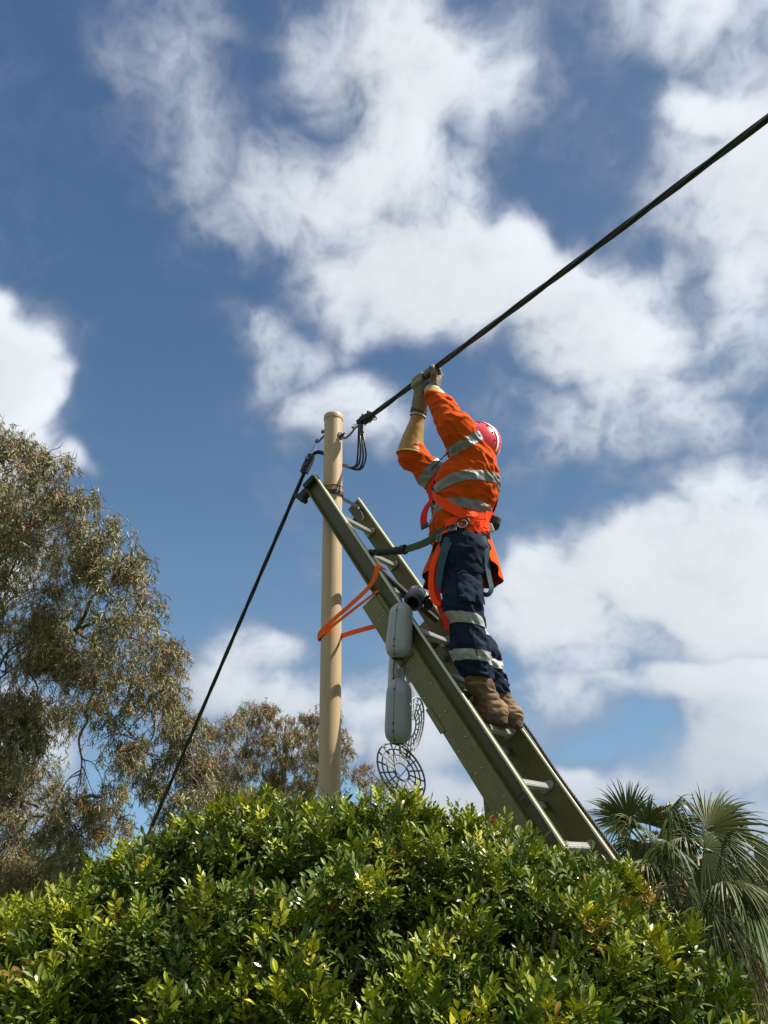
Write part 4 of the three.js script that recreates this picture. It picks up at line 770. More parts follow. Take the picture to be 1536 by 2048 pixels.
    return part(name, tint(skin(sdf, lo, hi, 0.0032), (x, y, z) => { const n = noise3(x * 40, y * 40, z * 40) * 0.5 + noise3(x * 110, y * 110, z * 110) * 0.3, d = smooth(0, 0.4, noise3(x * 24 + 2, y * 24, z * 24)) * 0.35; return [1 + n * 0.35 - d, 1 + n * 0.35 - d, 1 + n * 0.35 - d * 0.9]; }), mat, t);
  }
  const CL = onCable(0.262).add(V(0.004, -0.034, 0.006)), CRr = onCable(0.212).add(V(0, -0.030, 0)), WL = V(...J.wrL), WR = V(...J.wrR);
  const leather = (c) => M(c, 0.78, { vertexColors: true });
  const gl = grip('glove', CL, WL, 1, leather([0.13, 0.105, 0.085])), gr = grip('glove', CRr, WR, -1, leather([0.20, 0.165, 0.12]));
  function sleeveTube(pts, radii, folds_, n = 26) { const g = limb(pts, radii, n, 28); const P = g.attributes.position, N = g.attributes.normal; for (let i = 0; i < P.count; i++) { const x = P.getX(i), y = P.getY(i), z = P.getZ(i), d = noise3(x * 38, y * 24, z * 38) * folds_; P.setXYZ(i, x + N.getX(i) * d, y + N.getY(i) * d, z + N.getZ(i) * d); } g.computeVertexNormals(); return g; }
  const CREAMG = M([0.40, 0.35, 0.15], 0.6, { side: THREE.DoubleSide }), YELLOW = MP([0.30, 0.150, 0.006], 0.42, { side: THREE.DoubleSide, clearcoat: 0.15 }), PALE = M([0.38, 0.34, 0.26], 0.7, { side: THREE.DoubleSide });
  const dL = WL.clone().sub(V(...J.cuffL)).normalize(), dR = WR.clone().sub(V(...J.cuffR)).normalize();
  const gauL = sub('gauntlet', sleeveTube([V(...J.cuffL).addScaledVector(dL, -0.035), V(...J.cuffL).addScaledVector(dL, 0.03), WL.clone().addScaledVector(dL, -0.012), WL.clone().addScaledVector(dL, 0.028)], [0.052, 0.051, 0.042, 0.038], 0.007), CREAMG, gl);
  sub('wrist_strap', sleeveTube([WL.clone().addScaledVector(dL, 0.018), WL.clone().addScaledVector(dL, 0.036), WL.clone().addScaledVector(dL, 0.046)], [0.0475, 0.0465, 0.0450], 0.001, 8), BLACK, gl);
  const eR = V(...J.elR), c0 = eR.clone().lerp(V(...J.cuffR), 0.55);
  sub('rubber_gauntlet', sleeveTube([[0.150, 3.672, -3.792], [0.160, 3.755, -3.777], [0.182, 3.850, -3.755], [0.195, 3.905, -3.742]], [0.082, 0.063, 0.043, 0.037], 0.003), YELLOW, gr);
  sub('rolled_edge', new THREE.TorusGeometry(0.0822, 0.0036, 8, 36).applyQuaternion(new THREE.Quaternion().setFromUnitVectors(V(0, 0, 1), V(0.17, 0.97, 0.15).normalize())).translate(0.150, 3.672, -3.792), M([0.62, 0.48, 0.16], 0.5), gr);
  sub('leather_cuff', sleeveTube([[0.191, 3.892, -3.746], [0.196, 3.915, -3.741], [0.205, 3.948, -3.725], [0.211, 3.975, -3.710]], [0.046, 0.042, 0.038, 0.036], 0.003), PALE, gr);
  sub('wrist_strap', sleeveTube([[0.1945, 3.912, -3.742], [0.198, 3.927, -3.737], [0.203, 3.945, -3.7285]], [0.0490, 0.0480, 0.0465], 0.001, 8), BLACK, gr);

  // ---- helmet
  const RED = MP([0.62, 0.025, 0.035], 0.28, { clearcoat: 0.6, clearcoatRoughness: 0.12 });
  const HC = [-0.024, 0.022, 0], shellOuter = (f, u, l) => Math.hypot((f - HC[0]) / 0.128, (u - HC[1]) / (u > HC[1] ? 0.128 : 0.16), (l - HC[2]) / 0.108) - 1;
  const toWorld = (p) => hd(p[0], p[1], p[2]);
  const dome = (() => {
    const pos = [], idx = [], n = 56, rows = 22;
    for (const lay of [0, 1]) for (let j = 0; j <= rows; j++) for (let i = 0; i <= n; i++) {
      const a = (i / n) * TAU, s = j / rows, e = mix(Math.PI / 2, -0.12 - 0.10 * (1 - Math.cos(a)) / 2, s), sh = lay ? 0.965 : 1, brim = (s > 0.9 ? (s - 0.9) * 10 : 0) * (Math.cos(a) > 0 ? 0.020 * Math.pow(Math.cos(a), 2) + 0.004 : 0.004);
      const rr = Math.cos(e), f = HC[0] + Math.cos(a) * (rr * 0.128 * sh + brim), l = Math.sin(a) * (rr * 0.108 * sh + brim), ridge_ = 0.006 * Math.exp(-Math.pow(l / 0.026, 4)) * Math.max(0, Math.sin(e)), u = HC[1] + Math.sin(e) * 0.128 * sh + ridge_;
      pos.push(...toWorld([f, u, l]).toArray());
      if (i < n && j < rows) { const q = lay * (rows + 1) * (n + 1) + j * (n + 1) + i; lay ? idx.push(q, q + n + 1, q + 1, q + 1, q + n + 1, q + n + 2) : idx.push(q, q + 1, q + n + 1, q + 1, q + n + 2, q + n + 1); }
    }
    const o = rows * (n + 1), p = (rows + 1) * (n + 1) + o; for (let i = 0; i < n; i++) idx.push(o + i, o + i + 1, p + i, o + i + 1, p + i + 1, p + i);
    const g = new THREE.BufferGeometry(); g.setAttribute('position', new THREE.Float32BufferAttribute(pos, 3)); g.setIndex(idx); g.computeVertexNormals(); return g;
  })();
  const helmet = part('helmet', dome, RED, t);
  const overShell = (f, l, lift) => { const k = Math.max(0, 1 - Math.pow((f - HC[0]) / 0.128, 2) - Math.pow(l / 0.108, 2)), r = 0.006 * Math.exp(-Math.pow(l / 0.026, 4)) * Math.sqrt(k); return [f, HC[1] + Math.sqrt(k) * 0.128 + r + lift, l]; };
  for (const side of [1, -1]) {
    const pts = [], nn = []; for (let i = 0; i <= 14; i++) { const a = mix(-1.45, 1.40, i / 14), p = [HC[0] + Math.sin(a) * 0.128, HC[1] + Math.cos(a) * 0.116 * 0.88, side * 0.052 * (0.6 + 0.4 * Math.cos(a))], k = shellOuter(...p) + 1, w = [HC[0] + (p[0] - HC[0]) / k * 1.008, HC[1] + (p[1] - HC[1]) / k * 1.008, p[2] / k * 1.008]; pts.push(toWorld(w)); nn.push(toWorld([w[0] / 0.0188 * 0.128 * 0 + w[0] + (w[0] - HC[0]), w[1] + (w[1] - HC[1]) * 1.1, w[2] * 2.2]).sub(toWorld(w))); }
    sub('white_stripe', strap(pts, nn, [0.012, 0.022, 0.020, 0.012], 0.0018, 40), M([0.80, 0.79, 0.77], 0.4), helmet);
    for (let i = 0; i < 5; i++) for (const row of [0.030, 0.088]) { const a = mix(-1.0, 0.9, i / 4), p = [HC[0] + Math.sin(a) * 0.128 * 0.93, HC[1] + Math.cos(a) * 0.128 * 0.85, side * row * (0.65 + 0.35 * Math.cos(a))], k = shellOuter(...p) + 1, w = toWorld([HC[0] + (p[0] - HC[0]) / k, HC[1] + (p[1] - HC[1]) / k, p[2] / k]); sub('vent', new THREE.SphereGeometry(0.0075, 12, 8).scale(1, 0.6, 0.6).applyQuaternion(new THREE.Quaternion().setFromUnitVectors(V(1, 0, 0), fwd)).translate(...w.toArray()), BLACK, helmet); }
  }
  part('chin_strap', strap([hd(0.0, 0.0, 0.088), hd(0.02, -0.05, 0.078), hd(0.045, -0.105, 0.045), hd(0.055, -0.128, 0.0), hd(0.045, -0.105, -0.045), hd(0.02, -0.05, -0.078)], [left, left, hup.clone().negate().add(left), hup.clone().negate(), hup.clone().negate().sub(left), left.clone().negate()], 0.016, 0.0025, 40), RUBBER, t);
  part('cord', tube([hd(0.045, -0.10, 0.04), V(0.345, 3.585, -3.60), V(0.285, 3.545, -3.655), V(0.255, 3.53, -3.70)], 0.0035, 16, 6), CORD, t);

  // ---- harness
  const HOT = CLOTH([0.86, 0.062, 0.008], 0.62, { bumpMap: ORANGE_WEB.bumpMap, bumpScale: 0.0004 }), REDW = CLOTH([0.55, 0.022, 0.012], 0.7), TEAL = CLOTH([0.035, 0.075, 0.095], 0.75);
  const clothes = (x, y, z) => Math.min(shirtBare(x, y, z), smin(legL(x, y, z), seat(x, y, z), 0.06), legR(x, y, z)) + 0.002;
  const wrap = (pts, lift, w, name, mat, parent, n = 30, th = 0.0035) => { const p = pts.map((q) => onto(clothes, q, lift)); return part(name, strap(p, p.map((q) => gradient(clothes, q)), w, th, n), mat, parent); };
  const h = t;
  const ringPts = [], beltY = (x) => 3.092 + (x - 0.405) * 0.32;
  for (let i = 0; i <= 26; i++) { const a = rad(60 + i * (360 / 26)); const x = 0.40 + Math.cos(a) * 0.17; ringPts.push(V(x, beltY(x), -3.658 + Math.sin(a) * 0.17)); }
  wrap(ringPts, 0.016, 0.056, 'waist_belt', HOT, h, 90);
  const ring2 = ringPts.slice(0, 27).map((p) => p.clone().add(V(0, 0.052, 0)));
  wrap(ring2.slice(0, 5).concat(ring2.slice(20)), 0.017, [0.03, 0.05], 'back_pad', HOT, h, 50);
  // chest straps: from the front ring over the shoulders and down to the hip
  wrap([[0.272, 3.335, -3.575], [0.305, 3.265, -3.515], [0.343, 3.199, -3.49], [0.395, 3.150, -3.48], [0.430, 3.118, -3.49]], 0.026, [0.030, 0.052, 0.042], 'chest_strap', HOT, h, 30);
  wrap([[0.275, 3.325, -3.60], [0.285, 3.40, -3.60], [0.335, 3.475, -3.615], [0.40, 3.545, -3.615], [0.48, 3.53, -3.60], [0.545, 3.42, -3.61]], 0.018, 0.036, 'shoulder_strap', REDW, h, 40);
  wrap([[0.265, 3.325, -3.70], [0.28, 3.42, -3.72], [0.345, 3.51, -3.73], [0.42, 3.55, -3.72], [0.51, 3.50, -3.70], [0.555, 3.42, -3.64]], 0.018, 0.036, 'shoulder_strap', REDW, h, 40);
  wrap([[0.575, 3.40, -3.60], [0.57, 3.28, -3.60], [0.545, 3.18, -3.60], [0.53, 3.12, -3.60]], 0.010, 0.04, 'back_strap', REDW, h, 24);
  part('chest_buckle', merged([beam([0.262, 3.345, -3.560], [0.284, 3.305, -3.535], 0.05, 0.010, V(-0.5, 0.1, 0.85), 0.003), beam([0.268, 3.372, -3.575], [0.262, 3.345, -3.562], 0.036, 0.008, V(-0.5, 0.1, 0.85), 0.003)]), BLACK, h);
  part('chest_webbing', strap([[0.272, 3.372, -3.558], [0.278, 3.34, -3.543], [0.290, 3.308, -3.524]], [[-0.5, 0.1, 0.85], [-0.5, 0.1, 0.85], [-0.4, 0.1, 0.9]], 0.034, 0.009, 10), HOT, h);
  const lp = part('hanging_strap', strap([[0.268, 3.318, -3.585], [0.240, 3.285, -3.59], [0.212, 3.235, -3.595], [0.203, 3.185, -3.595], [0.206, 3.150, -3.59]], [[-0.6, 0.4, 0.6], [-0.7, 0.3, 0.6], [-0.7, 0.1, 0.7], [-0.6, 0, 0.75], [-0.6, 0, 0.75]], [0.032, 0.042, 0.040], 0.004, 24), REDW, h);
  sub('strap_tip', beam([0.205, 3.162, -3.588], [0.208, 3.135, -3.586], 0.044, 0.010, V(-0.6, 0, 0.75), 0.003), BLACK, lp);
  part('ring', new THREE.TorusGeometry(0.016, 0.003, 8, 24).scale(0.7, 1.3, 1).rotateY(0.6).translate(0.252, 3.262, -3.575), DULL, h);
  // side D ring plate with a folded over flap, hip buckles
  part('hip_pad', strap([[0.405, 3.160, -3.462], [0.440, 3.150, -3.462], [0.452, 3.125, -3.466], [0.452, 3.09, -3.470], [0.475, 3.07, -3.478]].map((p) => onto(clothes, p, 0.022)), [[0, 0.2, 1], [0.1, 0.3, 1], [0.3, 0.1, 1], [0.2, 0, 1], [0.3, -0.1, 1]], 0.034, 0.006, 24), HOT, h);
  for (const [x, y, w] of [[0.348, 3.062, 0.040], [0.275, 3.035, 0.032]]) {
    const c = onto(clothes, V(x, y, -3.48), 0.026), n = gradient(clothes, c), e = V(0, 1, 0).addScaledVector(n, -n.y).normalize(), s = e.clone().cross(n), sh = new THREE.Shape(); sh.moveTo(-w / 2, -w * 0.66); sh.lineTo(w / 2, -w * 0.66); sh.lineTo(w / 2, w * 0.66); sh.lineTo(-w / 2, w * 0.66); const ho = new THREE.Path(); ho.moveTo(-w * 0.3, -w * 0.42); ho.lineTo(-w * 0.3, w * 0.42); ho.lineTo(w * 0.3, w * 0.42); ho.lineTo(w * 0.3, -w * 0.42); sh.holes.push(ho);
    const B = part('buckle', new THREE.ExtrudeGeometry(sh, { depth: 0.005, bevelEnabled: true, bevelSize: 0.0015, bevelThickness: 0.0015, bevelSegments: 2 }).applyMatrix4(new THREE.Matrix4().makeBasis(s, e, n).setPosition(c)), DULL, h);
    sub('buckle_bar', beam(c.clone().addScaledVector(e, -w * 0.6), c.clone().addScaledVector(e, w * 0.6), w * 0.5, 0.006, n, 0.001), BLACK, B);
  }
  const dr = onto(clothes, V(0.385, 3.105, -3.47), 0.026);
  part('d_ring', new THREE.TorusGeometry(0.024, 0.005, 8, 28).scale(1, 0.8, 1).rotateY(-0.3).translate(dr.x, dr.y, dr.z), STEEL, h);
  // leg straps hanging loose
  part('leg_strap', strap([[0.283, 3.02, -3.492], [0.255, 2.955, -3.492], [0.232, 2.88, -3.50], [0.226, 2.80, -3.505], [0.236, 2.735, -3.505], [0.262, 2.70, -3.50]], [[-0.4, 0, 0.9], [-0.5, 0, 0.85], [-0.5, 0, 0.85], [-0.4, 0, 0.9], [-0.3, 0, 0.95], [-0.2, 0, 1]], [0.030, 0.030, 0.026], 0.003, 36), HOT, h);
  part('leg_strap', strap([[0.272, 2.955, -3.515], [0.258, 2.88, -3.53], [0.252, 2.80, -3.54], [0.262, 2.72, -3.52], [0.285, 2.64, -3.50], [0.296, 2.585, -3.50]], [[-0.4, 0, 0.9], [-0.5, 0, 0.85], [-0.5, 0, 0.85], [-0.4, 0, 0.9], [-0.3, 0, 0.95], [-0.2, 0, 1]], [0.034, 0.042, 0.032, 0.022], 0.003, 36), REDW, h);
  part('leg_strap', strap([[0.318, 3.03, -3.455], [0.290, 2.96, -3.455], [0.272, 2.88, -3.465], [0.262, 2.80, -3.48], [0.266, 2.77, -3.485]], [[-0.3, 0, 0.95], [-0.4, 0, 0.9], [-0.4, 0, 0.9], [-0.4, 0, 0.9], [-0.4, 0, 0.9]], [0.05, 0.042, 0.03, 0.012], 0.003, 30), TEAL, h);
  part('leg_strap', strap([[0.488, 3.055, -3.495], [0.500, 2.985, -3.495], [0.500, 2.90, -3.505], [0.508, 2.83, -3.505], [0.512, 2.785, -3.50], [0.492, 2.755, -3.495], [0.462, 2.768, -3.50], [0.450, 2.80, -3.51]], [[0.5, 0.1, 0.85], [0.5, 0, 0.85], [0.5, 0, 0.85], [0.6, 0, 0.8], [0.5, -0.4, 0.7], [0.1, -0.9, 0.4], [-0.3, -0.8, 0.4], [-0.4, -0.4, 0.7]], [0.034, 0.030, 0.032, 0.030], 0.003, 50), TEAL, h);
  part('tool_pouch', merged([new RoundedBoxGeometry(0.062, 0.070, 0.075, 4, 0.022).rotateZ(-0.3).translate(0.560, 3.165, -3.580), new RoundedBoxGeometry(0.030, 0.03, 0.05, 3, 0.01).translate(0.535, 3.195, -3.572), rod([0.52, 3.15, -3.55], [0.552, 3.185, -3.545], 0.008)]), RUBBER, h);
  part('tool_pouch_tag', new RoundedBoxGeometry(0.035, 0.045, 0.02, 2, 0.004).rotateZ(0.3).translate(0.530, 3.118, -3.545), M([0.45, 0.40, 0.38], 0.6), h);
}
// ---------------------------------------------------------------- work positioning lanyard from the hip to the ladder
{
  const t = thing('lanyard', [0.10, 3.05, -3.66], 'dark green webbing lanyard stretched from the worker\'s hip to the ladder rail', 'lanyard');
  const wrinkled = (pts, radii, n, sides) => { const g = limb(pts, radii, n, sides), P = g.attributes.position, N = g.attributes.normal; for (let i = 0; i < P.count; i++) { const x = P.getX(i), y = P.getY(i), z = P.getZ(i), d = noise3(x * 50, y * 70, z * 50) * 0.012; P.setXYZ(i, x + N.getX(i) * d, y + N.getY(i) * d, z + N.getZ(i) * d); } g.computeVertexNormals(); return g; };
  const GREENW = CLOTH([0.050, 0.075, 0.030], 0.8, { bumpMap: ORANGE_WEB.bumpMap, bumpScale: 0.0005 }), N = [-0.35, 0.25, 0.9];
  part('webbing', strap([[0.335, 3.085, -3.475], [0.285, 3.073, -3.51], [0.20, 3.048, -3.575], [0.13, 3.045, -3.635], [0.085, 3.052, -3.675]], [N, N, N, N, N], [0.046, 0.046, 0.044, 0.040], 0.005, 30), GREENW, t);
  part('webbing_loop', strap([[0.345, 3.095, -3.468], [0.30, 3.088, -3.50], [0.255, 3.068, -3.53], [0.235, 3.058, -3.55]], [N, N, N, N], [0.036, 0.042, 0.03], 0.008, 20), M([0.028, 0.036, 0.018], 0.8), t);
  part('protective_sleeve', wrinkled([[0.110, 3.047, -3.652], [0.075, 3.055, -3.685], [0.03, 3.066, -3.725], [-0.02, 3.078, -3.770], [-0.062, 3.092, -3.805]], [0.024, 0.021, 0.018, 0.019, 0.012], 40, 14), RUBBER, t);
  const hk = part('snap_hook', tube([[0.352, 3.100, -3.462], [0.372, 3.122, -3.448], [0.400, 3.128, -3.442], [0.414, 3.108, -3.442], [0.400, 3.088, -3.446], [0.372, 3.082, -3.454], [0.350, 3.092, -3.462]], 0.0075, 40, 8), BLACK, t);
  sub('gate', rod([0.360, 3.084, -3.455], [0.404, 3.092, -3.444], 0.004), DULL, hk);
  part('return_leg', limb([[-0.062, 3.092, -3.805], onLadder(0.36, 0.30, 0.03), onLadder(0.47, 0.27, 0.012), onLadder(0.60, 0.20, 0.02), onLadder(0.74, 0.08, 0.03), onLadder(0.80, 0.03, 0.035)], [0.014, 0.02, 0.022, 0.02, 0.016], 40, 8), RUBBER, t);
}

// ---------------------------------------------------------------- gum trees beyond the hedge
const BARK = M([0.205, 0.168, 0.140], 0.85, { map: dataMap(256, (u, v) => { const n = fbm2(u, v, 6, 61), s = fbm2(u, v * 0.3, 30, 66, 3), k = 0.82 + n * 0.4 + s * 0.25; return [k, k * (0.98 - n * 0.06), k * (0.95 - n * 0.1)]; }, true) }), TWIG = M([0.085, 0.052, 0.042], 0.85);
function leafBlade(list, base, dir, side, L, w, bend, normalUp) {      // a narrow curved blade of 3 segments
  const d = dir.clone().normalize(), s = side.clone().addScaledVector(d, -side.dot(d)).normalize(), n = d.clone().cross(s), pos = [], p = base.clone(), pts = [], ws = [0.15, 1, 0.75, 0];
  for (let i = 0; i < 4; i++) { const c = p.clone().addScaledVector(s, bend * L * Math.pow(i / 3, 2)).addScaledVector(n, normalUp * L * Math.pow(i / 3, 2)); pts.push([c.clone().addScaledVector(s, -w * ws[i] / 2), c.clone().addScaledVector(s, w * ws[i] / 2)]); p.addScaledVector(d, L / 3); }
  for (let i = 0; i < 3; i++) { const [a, b] = pts[i], [c, e] = pts[i + 1]; for (const q of i < 2 ? [a, b, c, b, e, c] : [a, b, c]) pos.push(q.x, q.y, q.z); }
  list.push(...pos);
}
const fromTris = (pos) => { const g = new THREE.BufferGeometry(); g.setAttribute('position', new THREE.Float32BufferAttribute(pos, 3)); g.computeVertexNormals(); return g; };
function gumSprig(seed, leaves, L) {
  const r = rng(seed), pos = [], tip = V(0.10 * (r() - 0.5), -0.16 - 0.10 * r(), 0.10 * (r() - 0.5)).multiplyScalar(L / 0.11);
  for (let i = 0; i < leaves; i++) { const k = (i + 0.5) / leaves, a = i * 2.4 + r(), b = tip.clone().multiplyScalar(k); leafBlade(pos, b, V(Math.cos(a) * 0.55, -0.85 - 0.4 * r() + 0.9 * Math.pow(r(), 4), Math.sin(a) * 0.55), V(r() - 0.5, r() - 0.5, r() - 0.5), L * (0.75 + 0.5 * r()), L * 0.155, (r() - 0.5) * 0.5, (r() - 0.5) * 0.3); }
  // the twig itself: a thin three sided stem
  const w = 0.0028 * (L / 0.11); for (let j = 0; j < 3; j++) { const a = j * 2.094, b = a + 2.094, A = V(Math.cos(a) * w, 0.03, Math.sin(a) * w), B = V(Math.cos(b) * w, 0.03, Math.sin(b) * w); pos.push(...A.toArray(), ...B.toArray(), ...tip.toArray()); }
  return fromTris(pos);
}
const GUM = MP([0.180, 0.156, 0.078], 0.55, { transmission: 0.22, thickness: 0, side: THREE.DoubleSide, specularIntensity: 0.9 });
const sprigs = [gumSprig(3, 10, 0.102), gumSprig(5, 9, 0.094), gumSprig(8, 11, 0.098)];
function gumTree(name, base, lean, label, clumps, density, seed, trunkR, scale, hues) {
  const r = rng(seed), t = thing(name, base, label, 'tree', 'gum trees behind the hedge'), b = v3(base), top = b.clone().add(v3(lean));
  const mid = b.clone().lerp(top, 0.5).add(V(0.25 * (r() - 0.5), 0, 0.3));
  part('trunk', limb([b, b.clone().lerp(top, 0.25), mid, top], [trunkR * 1.25, trunkR, trunkR * 0.72, trunkR * 0.25], 20, 12), BARK, t);
  const trunk = curve([b, b.clone().lerp(top, 0.25), mid, top]), twigs = [], put = [];
  const maxR = Math.max(...clumps.map((o) => o[3]));
  for (const [x, y, z, R] of clumps) {
    const c = V(x, y, z), k = clamp((y - b.y) / (top.y - b.y) * 0.72 - 0.10 * r(), 0.12, 0.92), big = clumps.filter((o) => o[3] > R * 1.25 && o[3] > 0.5).map((o) => V(o[0], o[1] + 0.1 * R, o[2])).sort((a, d) => a.distanceTo(c) - d.distanceTo(c))[0], from = big && R < 0.75 * maxR && big.distanceTo(c) < 2.6 ? big : trunk.getPoint(k), l = from.distanceTo(c), up = V(0, 0.13 * l * (0.4 + r()), 0);
    const kink = (p, a) => p.add(V((r() - 0.5) * a, (r() - 0.5) * a * 0.8, (r() - 0.5) * a)), m1 = from.clone().lerp(c, 0.35).add(up).add(V((r() - 0.5) * 0.18 * l, (r() - 0.5) * 0.1 * l, (r() - 0.5) * 0.18 * l)), m2 = from.clone().lerp(c, 0.7).add(up.multiplyScalar(0.7)).add(V((r() - 0.5) * 0.16 * l, (r() - 0.5) * 0.08 * l, (r() - 0.5) * 0.16 * l)), end = c.clone().add(V((r() - 0.5) * R, R * 0.35, (r() - 0.5) * R)), r0 = trunkR * (0.13 + 0.17 * r()) * (R < 0.75 * maxR ? 0.55 : 1);
    const bend = [from, kink(from.clone().lerp(m1, 0.5), 0.10 * l), m1, kink(m1.clone().lerp(m2, 0.5), 0.11 * l), m2, kink(m2.clone().lerp(end, 0.5), 0.10 * l), end];
    part('limb', limb(bend, [r0, r0 * 0.82, r0 * 0.62, r0 * 0.48, r0 * 0.36, r0 * 0.22, r0 * 0.10], 30, 7), BARK, t);
    const path = curve(bend);
    for (let i = 0; i < 8; i++) {                            // branchlets that fan out into the foliage
      const s = path.getPoint(0.55 + 0.43 * r()), a = r() * TAU, h = (r() - 0.35) * 1.2, e = c.clone().add(V(Math.cos(a), h, Math.sin(a)).normalize().multiplyScalar(R * (0.65 + 0.45 * r()))), q = s.clone().lerp(e, 0.5).add(V((r() - 0.5) * 0.3 * R, 0.30 * R, (r() - 0.5) * 0.5 * R));
      twigs.push(limb([s, q, e], [0.013 * scale, 0.008 * scale, 0.003 * scale], 6, 4));
      for (let j = 0; j < 4; j++) { const s2 = q.clone().lerp(e, r()), e2 = s2.clone().add(V(r() - 0.5, r() - 0.3, r() - 0.5).multiplyScalar(R * 0.6)); twigs.push(limb([s2, s2.clone().lerp(e2, 0.5).add(V(0, 0.04, 0)), e2], [0.005 * scale, 0.0035 * scale, 0.0016 * scale], 3, 3)); }
    }
    const n = Math.round(density * Math.pow(R, 2.2) * (y < b.y + 3.6 ? 1.45 : 1.05));
    const lobes = [...Array(7)].map(() => V(r() - 0.5, r() - 0.42, r() - 0.5).normalize().multiplyScalar(R * (0.45 + 0.35 * r())));
    for (let i = 0; i < n; i++) {
      let d;
      if (r() < 0.70) { const lo = lobes[Math.floor(r() * 7)]; d = V(r() + r() - 1, (r() + r() - 1) * 0.8, r() + r() - 1).multiplyScalar(R * 0.44).add(lo); } else { do { d = V(r() * 2 - 1, r() * 2 - 1, r() * 2 - 1); } while (d.lengthSq() > 1); d.multiplyScalar(R); }
      put.push([c.clone().add(d), d.y / R]);
    }
  }
  tag(part('branchlets', mergeGeometries(flat(twigs)), TWIG, t), null, null, null, 'stuff');
  sprigs.forEach((g, v) => {
    const mine = put.filter((_, i) => i % sprigs.length === v), im = new THREE.InstancedMesh(g, GUM, mine.length), mt = new THREE.Matrix4(), q = new THREE.Quaternion(), col = new THREE.Color();
    im.name = numbered('foliage'); im.userData.kind = 'stuff'; im.castShadow = im.receiveShadow = true;
    mine.forEach(([p, h], i) => {
      q.setFromEuler(new THREE.Euler((r() - 0.5) * 1.5, r() * TAU, (r() - 0.5) * 1.5));
      mt.compose(p, q, V(1, 1, 1).multiplyScalar(scale * (0.75 + 0.5 * r()))); im.setMatrixAt(i, mt);
      const k = r(), n = noise3(p.x * 0.9, p.y * 0.9, p.z * 0.9), b_ = 0.75 + 0.55 * r();
      col.setRGB(...(k < hues[0] ? [1.35, 0.72, 0.55] : k < hues[1] ? [1.05, 0.92, 0.62] : k < 0.8 ? [0.86 + n * 0.2, 1.0 + n * 0.2, 0.72] : [1.25, 1.35, 1.28])).multiplyScalar(b_); im.setColorAt(i, col);
    });
    im.position.copy(t.position).negate(); t.add(im);
  });
}
const clumpsOf = (fn) => { const list = []; fn((x, y, z, r) => list.push([x, y, z, r])); return list; };
gumTree('gum_tree', [-8.9, 0, -14.6], [0.5, 8.2, 1.6], 'large grey-green gum tree with drooping leaves filling the left side', clumpsOf((clump) => { clump(-7.45, 8.33, -12.14, 0.99); clump(-7.02, 8.41, -12.76, 0.80); clump(-5.70, 7.66, -11.55, 0.51); clump(-7.15, 6.93, -12.53, 1.24); clump(-6.13, 6.81, -12.25, 0.95); clump(-5.30, 7.08, -12.01, 0.56); clump(-4.81, 6.73, -12.37, 0.54); clump(-5.68, 6.32, -12.90, 0.85); clump(-4.87, 6.15, -13.09, 0.72); clump(-6.66, 5.86, -13.52, 1.01); clump(-4.39, 6.45, -13.00, 0.31); clump(-5.77, 5.44, -14.03, 0.93); clump(-4.48, 5.19, -13.11, 0.70); clump(-4.49, 6.02, -14.18, 0.43); clump(-3.72, 4.71, -12.95, 0.49); clump(-6.69, 4.75, -14.31, 1.03); clump(-5.20, 4.32, -13.96, 0.76); clump(-4.30, 4.29, -14.28, 0.69); clump(-3.61, 4.13, -13.45, 0.39); clump(-7.04, 3.52, -13.85, 1.05); clump(-6.53, 3.77, -15.03, 0.76); clump(-3.96, 3.73, -15.41, 0.53); clump(-4.59, 3.39, -14.16, 0.49); clump(-4.37, 2.98, -15.16, 0.47); clump(-3.62, 3.19, -15.46, 0.43); clump(-6.99, 2.66, -15.74, 0.86); clump(-5.30, 2.47, -14.08, 0.51); clump(-5.60, 1.85, -14.27, 0.51); clump(-5.02, 2.09, -14.44, 0.33); clump(-7.17, 1.61, -16.18, 0.67); clump(-4.62, 2.63, -14.04, 0.34); clump(-3.49, 2.52, -14.79, 0.41); clump(-4.24, 2.41, -15.99, 0.29); clump(-6.93, 1.03, -15.70, 0.41); clump(-6.52, 1.19, -15.97, 0.23); clump(-4.59, 2.18, -14.71, 0.20); clump(-5.99, 1.45, -15.4, 0.5); clump(-6.63, 1.36, -15.2, 0.55); clump(-5.45, 1.55, -15.0, 0.4); clump(-7.4, 1.2, -15.0, 0.6); clump(-3.75, 3.9, -14.9, 0.42); clump(-3.6, 3.3, -15.6, 0.45); clump(-3.5, 2.6, -15.4, 0.45); clump(-4.1, 4.9, -14.6, 0.4); }), 800, 31, 0.30, 1.0, [0.10, 0.36]);
